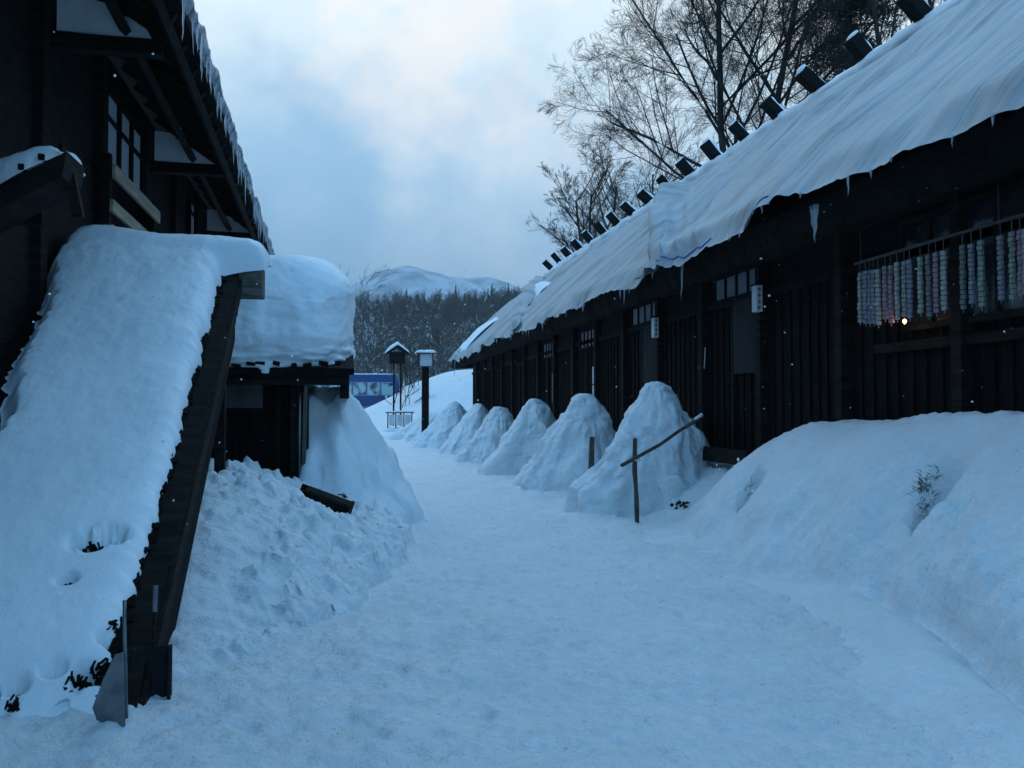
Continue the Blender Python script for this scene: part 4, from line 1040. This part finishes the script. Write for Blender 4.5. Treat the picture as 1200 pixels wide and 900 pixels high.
# barred frame on the path
fr = empty('bicycle_rack', (2.75, 41.2, .55), 'low black barred frame standing on the snow at the end of the path', 'rack', rz=R(-8))
fb = MB(); fb.box((0, 0, .86), (1.36, .05, .06)); fb.box((0, 0, .10), (1.2, .05, .06)); fb.build('rail', M['metal_black'], fr)
for k in range(4): MB().box((-.57 + .38*k, 0, .44), (.055, .05, .80)).build('bar', M['metal_black'], fr)
for k in (0, 1, 2): MB().box((-.38 + .38*k, .06, .50), (.26, .02, .52)).build('panel', M['plaster'], fr)
Vp, Fp = soft_slab(-.72, .72, -.07, .07, lambda x, y: .89 + 0*x, .07, 2, 24, 10, .01); mesh_obj('snow_cap', Vp, Fp, M['snow'], fr, smooth=True)
Vp, Fp = soft_slab(-.75, .75, -.5, .3, lambda x, y: -.05 + 0*x, .17, 9, 24, 20, .04); mesh_obj('snow_foot', Vp, Fp, M['snow'], fr, smooth=True)

# blue bus
M['bus_blue'] = material('blue_bus_paint', (.014, .050, .17), .45)
M['bus_glass'] = add_noise(material('bus_glass', (.3, .42, .45), .08), (.03, .05, .06), (.34, .48, .50), 1.1, 4, lo=.40, hi=.52)
M['bus_white'] = material('bus_white_trim', (.22, .26, .32), .5)
bz = 1.12
bus = empty('bus', (1.0, 66.0, bz), 'blue bus with a lit row of windows parked beyond the snow bank', 'bus', rz=R(-9))
bus.scale = (.74, 1, 1)
def bus_body():
    mb = MB(); n = 0
    prof = [(-4.6, .35), (4.6, .35), (4.7, 1.0), (4.62, 2.2), (4.45, 2.95), (4.2, 3.08), (-4.3, 3.08), (-4.55, 2.95), (-4.62, 1.0)]
    mb.v = [(u, -1.2, w_) for u, w_ in prof] + [(u, 1.2, w_) for u, w_ in prof]; m_ = len(prof)
    mb.f = [tuple(range(m_)), tuple(m_ + k for k in reversed(range(m_)))] + [(i, m_ + i, m_ + (i+1) % m_, (i+1) % m_) for i in range(m_)]
    return mb
bus_body().build('body', M['bus_blue'], bus, bevel=.08)
for k in range(6):
    f = MB(); x0 = -4.25 + k*1.42
    f.box((x0 + .68, -1.205, 1.98), (1.36, .03, 1.02)); fo = f.build('window', M['bus_white'], bus)
    MB().box((x0 + .68, -1.225, 1.98), (1.20, .02, .88)).build('pane', M['bus_glass'], fo)
MB().box((4.66, 0, 1.9), (.05, 2.0, 1.2), (0, -.08, 0)).build('windscreen', M['bus_glass'], bus)
MB().box((0, -1.215, .62), (9.0, .02, .08)).build('stripe', M['bus_white'], bus)
for xx in (-2.9, 3.0):
    for yy in (-1.08, 1.08):
        f = MB(); f.tube([(xx, yy - .14, .45), (xx, yy + .14, .45)], .48, 20); wo = f.build('wheel', M['plastic_black'], bus, bevel=.02)
        MB().tube([(xx, yy - .16, .45), (xx, yy - .13, .45)], .22, 14).build('hub', M['metal_grey'], wo)
for xx in (-4.66, ):
    MB().box((xx, -.8, .85), (.04, .25, .16)).build('tail_light', material('tail_light', (.3, .02, .02), .3), bus)
Vp, Fp = soft_slab(-4.4, 4.4, -1.15, 1.15, lambda x, y: 3.08 + 0*x, .07, 9, 40, 20, .04); mesh_obj('roof_snow', Vp, Fp, M['snow'], bus, smooth=True)

# ================================================================== trees
class Fast:
    """collects thin tapered sticks quickly"""
    def __init__(s): s.v = []; s.f = []
    def stick(s, pts, rad, n):
        n0 = len(s.v)
        for i, p in enumerate(pts):
            t = (pts[min(i+1, len(pts)-1)] - pts[max(i-1, 0)]).normalized()
            a = t.orthogonal().normalized(); b = t.cross(a)
            for k in range(n):
                q = 2*math.pi*k/n; s.v.append(tuple(p + (a*math.cos(q) + b*math.sin(q))*rad[i]))
        for i in range(len(pts)-1):
            for k in range(n): s.f.append((n0+i*n+k, n0+i*n+(k+1) % n, n0+(i+1)*n+(k+1) % n, n0+(i+1)*n+k))
def grow(F, rd, p, d, length, r, depth, maxd, spread, up, wig=.07, kids=(3, 5), twig_r=.006, ratio=(.48, .66)):
    nseg = 7 if depth < 2 else 4 if depth < 4 else 2
    pts = [p]; dirs = [d]; cur = p; dd = d
    for i in range(nseg):
        dd = (dd + Vector((rd.gauss(0, wig), rd.gauss(0, wig), rd.gauss(0, wig) + up))).normalized()
        cur = cur + dd*length/nseg; pts.append(cur); dirs.append(dd)
    r1 = max(twig_r*.7, r*(.45 if depth else .5)); rad = [r + (r1 - r)*i/nseg for i in range(nseg+1)]
    target = F[0] if depth == 0 else F[1]
    target.stick(pts, rad, 9 if depth == 0 else 6 if depth == 1 else 4 if depth == 2 else 3)
    if depth >= maxd: return
    k = rd.randint(*kids) + (8 if depth == 0 else 0)
    for i in range(k):
        f = (.12 + .88*(i + rd.random())/k) if depth == 0 else (.22 + .78*(i + rd.random())/k)
        j = min(nseg-1, int(f*nseg)); q = pts[j].lerp(pts[j+1], f*nseg - j); base = dirs[j+1]
        side = base.orthogonal().normalized(); side.rotate(Matrix.Rotation(rd.uniform(0, 2*math.pi) + i*2.4, 3, base))
        nd = (base*math.cos(spread) + side*math.sin(spread)*rd.uniform(.75, 1.2)).normalized()
        rr = rad[j]*rd.uniform(.40, .62)
        grow(F, rd, q, nd, length*rd.uniform(*ratio)*(1.2 - .55*f)*(.85 if depth == 0 else 1), max(rr, twig_r), depth+1, maxd, spread*rd.uniform(.85, 1.1), up*.8, min(wig, .05), kids, twig_r, ratio)
def bare_tree(name, loc, h, r, seed, label, group, maxd=5, spread=.62, up=.03, fork=2, kids=(3, 5), twig_r=.007, lean=(0, 0), mat=None, ratio=(.46, .64)):
    rd = random.Random(seed); tr = Fast(); cr = Fast()
    t = empty(name, loc, label, 'tree', group)
    base_pts = [Vector((0, 0, -.8)), Vector((lean[0]*.05*h, lean[1]*.05*h, h*.16)), Vector((lean[0]*.12*h, lean[1]*.12*h, h*.30))]
    tr.stick(base_pts, [r*1.15, r, r*.8], 10)
    top = base_pts[-1]
    for k in range(fork):
        a = k*2*math.pi/fork + rd.uniform(-.4, .4); sp = .20 if fork > 1 else .03
        d = Vector((math.cos(a)*sp + lean[0]*.2, math.sin(a)*sp*.8, 1)).normalized()
        grow((tr, cr), rd, top - Vector((0, 0, .1)), d, h*.66*rd.uniform(.9, 1.03), r*.68, 0, maxd, spread, up, .055, kids, twig_r, ratio)
    mesh_obj('trunk', tr.v, tr.f, mat or M['bark'], t, smooth=True); mesh_obj('crown', cr.v, cr.f, mat or M['bark'], t, smooth=True)
    return t
g_t = 'bare trees behind the long thatched roof'
gh = lambda x, y: float(terrain(np.array([float(x)]), np.array([float(y)]))[0])
def at(px, d):   # ground position on a bearing
    cx = (px - 600)/1000*d; return (cx*math.cos(R(YAW)) + d*math.sin(R(YAW)), d*math.cos(R(YAW)) - cx*math.sin(R(YAW)))
x, y = at(872, 36); bare_tree('bare_tree', (x, y, gh(x, y)), 24, .26, 21, 'tallest bare tree rising behind the middle of the tarpaulin roof', g_t, 5, .74, .055, 2, (6, 7), .006, ratio=(.44, .60))
x, y = at(700, 50); bare_tree('bare_tree', (x, y, gh(x, y)), 12.8, .17, 5, 'smaller fan-shaped bare tree near the far end of the roof', g_t, 5, .6, .04, 3, (3, 5), .008)
x, y = at(775, 58); bare_tree('bare_tree', (x, y, gh(x, y)), 14, .16, 8, 'thin bare tree behind, between the tall tree and the fan-shaped one', g_t, 4, .55, .04, 2, (4, 5), .009)
x, y = at(1085, 30); bare_tree('bare_tree', (x, y, gh(x, y)), 20, .18, 31, 'bare tree behind the cedar at the top right', g_t, 4, .6, .02, 2, (4, 5), .007)

def cedar(loc, h, rad, seed, label):
    rd = random.Random(seed); t = empty('cedar_tree', loc, label, 'tree', None)
    tr = Fast(); tr.stick([Vector((0, 0, -1)), Vector((.05, 0, h*.5)), Vector((0, 0, h))], [.30, .2, .03], 9); mesh_obj('trunk', tr.v, tr.f, M['bark'], t, smooth=True)
    bf = Fast(); V = []; Fc = []
    z = h*.18
    while z < h*.99:
        f = 1 - (z - h*.18)/(h*.82); L = rad*(f**.7)*rd.uniform(.55, 1.1) + .3
        a = rd.uniform(0, 2*math.pi); d = Vector((math.cos(a), math.sin(a), 0)); nseg = 7; pts = []
        for i in range(nseg+1):
            s = i/nseg; pts.append(Vector((0, 0, z)) + d*L*s + Vector((rd.gauss(0, .05), rd.gauss(0, .05), .22*L*s - .55*L*s*s)))
        bf.stick(pts, [.035*(1 - i/nseg) + .006 for i in range(nseg+1)], 4)
        for i in range(2, nseg+1):
            if rd.random() < .12: continue
            for k in range(int(46 + 24*rd.random())):
                c = pts[i] + Vector((rd.gauss(0, .20), rd.gauss(0, .20), rd.gauss(-.06, .13)))
                n0 = len(V); u = Vector((rd.gauss(0, 1), rd.gauss(0, 1), rd.gauss(-.5, .6))).normalized()*rd.uniform(.10, .20); w_ = u.orthogonal().normalized()*rd.uniform(.018, .04)
                w_.rotate(Matrix.Rotation(rd.uniform(0, 6), 3, u.normalized()))
                V += [tuple(c - w_), tuple(c + w_), tuple(c + u)]; Fc.append((n0, n0+1, n0+2))
        z += rd.uniform(.05, .13)
    mesh_obj('branches', bf.v, bf.f, M['bark'], t); mesh_obj('foliage', V, Fc, M['needles'], t)
x, y = at(1000, 34); cedar((x, y, gh(x, y)), 24, 3.1, 4, 'dark green cedar with drooping foliage at the top right')

# wooded slope: one mass of bare trees and cedars
def template_bare(seed, h):
    rd = random.Random(seed); tr = Fast(); pts = [Vector((0, 0, -.5))]; d = Vector((rd.gauss(0, .05), rd.gauss(0, .05), 1))
    for i in range(5): d = (d + Vector((rd.gauss(0, .07), rd.gauss(0, .07), 0))).normalized(); pts.append(pts[-1] + d*h/5)
    tr.stick(pts, [.10, .085, .07, .05, .035, .015], 3)
    for k in range(26):
        f = rd.uniform(.3, .98)*5; j = min(4, int(f)); q = pts[j].lerp(pts[j+1], f - j); a = rd.uniform(0, 6.28)
        l = h*.30*(1.25 - f/5)*rd.uniform(.7, 1.2); dd = Vector((math.cos(a), math.sin(a), rd.uniform(.5, 1.3))).normalized()
        e1 = q + dd*l*.5; e2 = e1 + (dd + Vector((0, 0, .35))).normalized()*l*.5; tr.stick([q, e1, e2], [.035, .025, .012], 3)
        for m_ in range(4):
            b0 = q.lerp(e2, rd.uniform(.3, .95)); a2 = rd.uniform(0, 6.28)
            tr.stick([b0, b0 + Vector((math.cos(a2)*.6, math.sin(a2)*.6, rd.uniform(.4, 1.1)))*l*.45], [.018, .010], 3)
    return np.array(tr.v), np.array(tr.f)
def template_fir(seed, h):
    rd = random.Random(seed); V = []; Fc = []
    z = h*.12
    while z < h:
        f = 1 - z/h; L = h*.17*f**.8 + .15
        for k in range(7):
            a = rd.uniform(0, 6.28); l = L*rd.uniform(.7, 1.15); n0 = len(V); d = Vector((math.cos(a), math.sin(a), 0)); s_ = Vector((-d.y, d.x, 0))*l*.28
            V += [(0, 0, z + .35), tuple(d*l*.6 + s_ + Vector((0, 0, z - .1*l))), tuple(d*l + Vector((0, 0, z - .45*l))), tuple(d*l*.6 - s_ + Vector((0, 0, z - .1*l)))]
            Fc.append((n0, n0+1, n0+2, n0+3))
        z += h*.032
    return np.array(V, float), np.array(Fc)
TB = [template_bare(s, 9.0) for s in range(6)]; TF = [template_fir(s, 13) for s in range(3)]
def forest(name, n, temps, x0, x1, y0, y1, mat, label, smin=.7, smax=1.25, seed=1, keep=None):
    rg = np.random.default_rng(seed); Vs = []; Fs = []; off = 0
    xs = rg.uniform(x0, x1, n); ysn = rg.uniform(y0, y1, n) if keep is None else rg.uniform(y0, y1, n)
    zs = terrain(xs, ysn)
    for i in range(n):
        tv, tf = temps[rg.integers(len(temps))]; a = rg.uniform(0, 6.28); s = rg.uniform(smin, smax); ca, sa = math.cos(a)*s, math.sin(a)*s
        v = np.stack([tv[:, 0]*ca - tv[:, 1]*sa + xs[i], tv[:, 0]*sa + tv[:, 1]*ca + ysn[i], tv[:, 2]*s + zs[i]], 1)
        Vs.append(v); Fs.append(tf + off); off += len(tv)
    V = np.concatenate(Vs); Fq = np.concatenate(Fs)
    me = bpy.data.meshes.new(name); me.vertices.add(len(V)); me.vertices.foreach_set('co', V.ravel())
    me.loops.add(Fq.size); me.loops.foreach_set('vertex_index', Fq.ravel().astype(np.int32)); me.polygons.add(len(Fq))
    me.polygons.foreach_set('loop_start', np.arange(0, Fq.size, 4, dtype=np.int32)); me.update(calc_edges=True); me.materials.append(mat)
    o = bpy.data.objects.new(name, me); col.objects.link(o); tag(o, label, 'wood', kind='stuff'); return o
M['far_bark'] = add_noise(material('far_bark', (.08, .07, .065), .95), (.065, .052, .042), (.15, .12, .10), .35, 3)
M['far_fir'] = add_noise(material('far_fir', (.02, .03, .02), .95), (.010, .018, .014), (.028, .040, .030), .2, 3)
forest('woodland', 5600, TB, -75, 135, 102, 300, M['far_bark'], 'brown leafless wood covering the far hillside behind the bus', seed=2)
forest('conifer_woodland', 120, TF, 20, 150, 230, 300, M['far_fir'], 'dark conifers mixed into the upper part of the far wooded hillside', .5, .95, seed=5)
# skyline firs one can tell apart
tv, tf = TF[0]
fir_me = bpy.data.meshes.new('foliage'); fir_me.from_pydata(tv.tolist(), [], tf.tolist()); fir_me.materials.append(M['far_fir'])
rg = random.Random(3)
for i, px in enumerate((538, 548, 557, 566, 573, 581, 590, 598, 603, 612, 621, 630)):
    x, y = at(px, 292); t = empty('fir_tree', (x, y, gh(x, y) - .5), 'small dark fir standing on the skyline of the wooded hill', 'tree', 'firs along the skyline of the wooded hill')
    o = bpy.data.objects.new('crown', fir_me); col.objects.link(o); o.parent = t; s = rg.uniform(.6, .95); o.scale = (s, s, s)
    MB().tube([(0, 0, -.5), (0, 0, 2.5*s)], .15, 5).build('trunk', M['bark'], t)
# snow-dusted saplings between the path end and the wood
M['snow_twig'] = add_noise(material('snowy_twigs', (.4, .42, .44), .9), (.07, .062, .055), (.55, .58, .62), 2.2, 3, lo=.55, hi=.64)
SAP = ('snow-dusted sapling rising right over the roof of the bus', 'tall sapling just right of the shed\'s snow cap', 'snowy sapling seen above the roofed lantern box', 'snowy sapling standing between lamp post and thatched roof end', 'sapling nearest to the far corner of the tarpaulin roof', 'taller sapling directly behind the lamp post', 'small sapling beside the edge of the shed roof snow', 'sapling partly hidden by the far end of the thatched roof', 'tallest sapling, its crown reaching the sky beside the shed snow')
for i, (px, d, h) in enumerate(((445, 78, 8), (432, 92, 10), (478, 84, 7), (520, 80, 6.5), (548, 88, 8), (505, 98, 9), (426, 70, 6), (560, 95, 8), (410, 96, 13))):
    x, y = at(px, d); rd = random.Random(50+i); tr = Fast(); cr = Fast(); t = empty('sapling', (x, y, gh(x, y)-.3), SAP[i], 'tree', 'snow-dusted saplings at the foot of the wooded hill')
    grow((tr, cr), rd, Vector((0, 0, 0)), Vector((rd.gauss(0, .12), 0, 1)).normalized(), h, .06, 0, 3, .55, .03, .08, (3, 5), .018)
    mesh_obj('trunk', tr.v, tr.f, M['snow_twig'], t); mesh_obj('crown', cr.v, cr.f, M['snow_twig'], t)
for i, (px, d, h, lab) in enumerate(((462, 52, 2.0, 'dark bare shrub in front of the bus'), (488, 55, 1.9, 'dark bare shrub left of the lamp post on the snow hill'), (476, 50, 1.6, 'low bare shrub under the roofed lantern box'))):
    x, y = at(px, d); rd = random.Random(90+i); tr = Fast(); t = empty('bare_shrub', (x, y, gh(x, y)-.1), lab, 'shrub', 'bare shrubs on the snow by the bus')
    for k in range(5): grow((tr, tr), rd, Vector((rd.gauss(0, .2), 0, 0)), Vector((rd.gauss(0, .5), rd.gauss(0, .3), 1)).normalized(), h*rd.uniform(.6, 1), .022, 1, 3, .55, .0, .12, (3, 4), .010)
    mesh_obj('branches', tr.v, tr.f, M['bark'], t)

# falling snow
mb = MB(); rd = random.Random(77); flakes = []; ff = []
for i in range(420):
    d = rd.uniform(1.6, 9)**1.0; px = rd.uniform(-100, 1300); py = rd.uniform(-50, 700)
    if py < 300 and 250 < px < 700: continue
    x, y = at(px, d); z = 1.55 + (480 - py)/1000*d
    if z < .3 or x > 5 or x < -1.0: continue
    r_ = rd.uniform(.0022, .0048)
    n0 = len(flakes); c = Vector((x, y, z))
    for v in ((1, 0, 0), (-1, 0, 0), (0, 1, 0), (0, -1, 0), (0, 0, 1), (0, 0, -1)): flakes.append(tuple(c + Vector(v)*r_*rd.uniform(.7, 1.3)))
    ff += [(n0+a, n0+b, n0+c_) for a, b, c_ in ((0, 2, 4), (2, 1, 4), (1, 3, 4), (3, 0, 4), (2, 0, 5), (1, 2, 5), (3, 1, 5), (0, 3, 5))]
fl = mesh_obj('falling_snow', flakes, ff, M['snow'], smooth=True); tag(fl, 'scattered snowflakes drifting in the air over the path', 'snowflakes', kind='stuff')

# thin snowy air
hb = MB(); hb.box((0, 1350, 218), (6400, 8200, 440))
hm = bpy.data.materials.new('haze'); hm.use_nodes = True; hn = hm.node_tree; hn.nodes.clear()
ho = hn.nodes.new('ShaderNodeOutputMaterial'); hv = hn.nodes.new('ShaderNodeVolumePrincipled'); hn.links.new(hv.outputs[0], ho.inputs['Volume'])
hv.inputs['Color'].default_value = (.80, .86, .92, 1); hv.inputs['Density'].default_value = .00032
hz_o = hb.build('haze', hm); hz_o['kind'] = 'stuff'; hz_o['label'] = 'thin snowy dusk haze in the air over the whole place'; hz_o['category'] = 'haze'
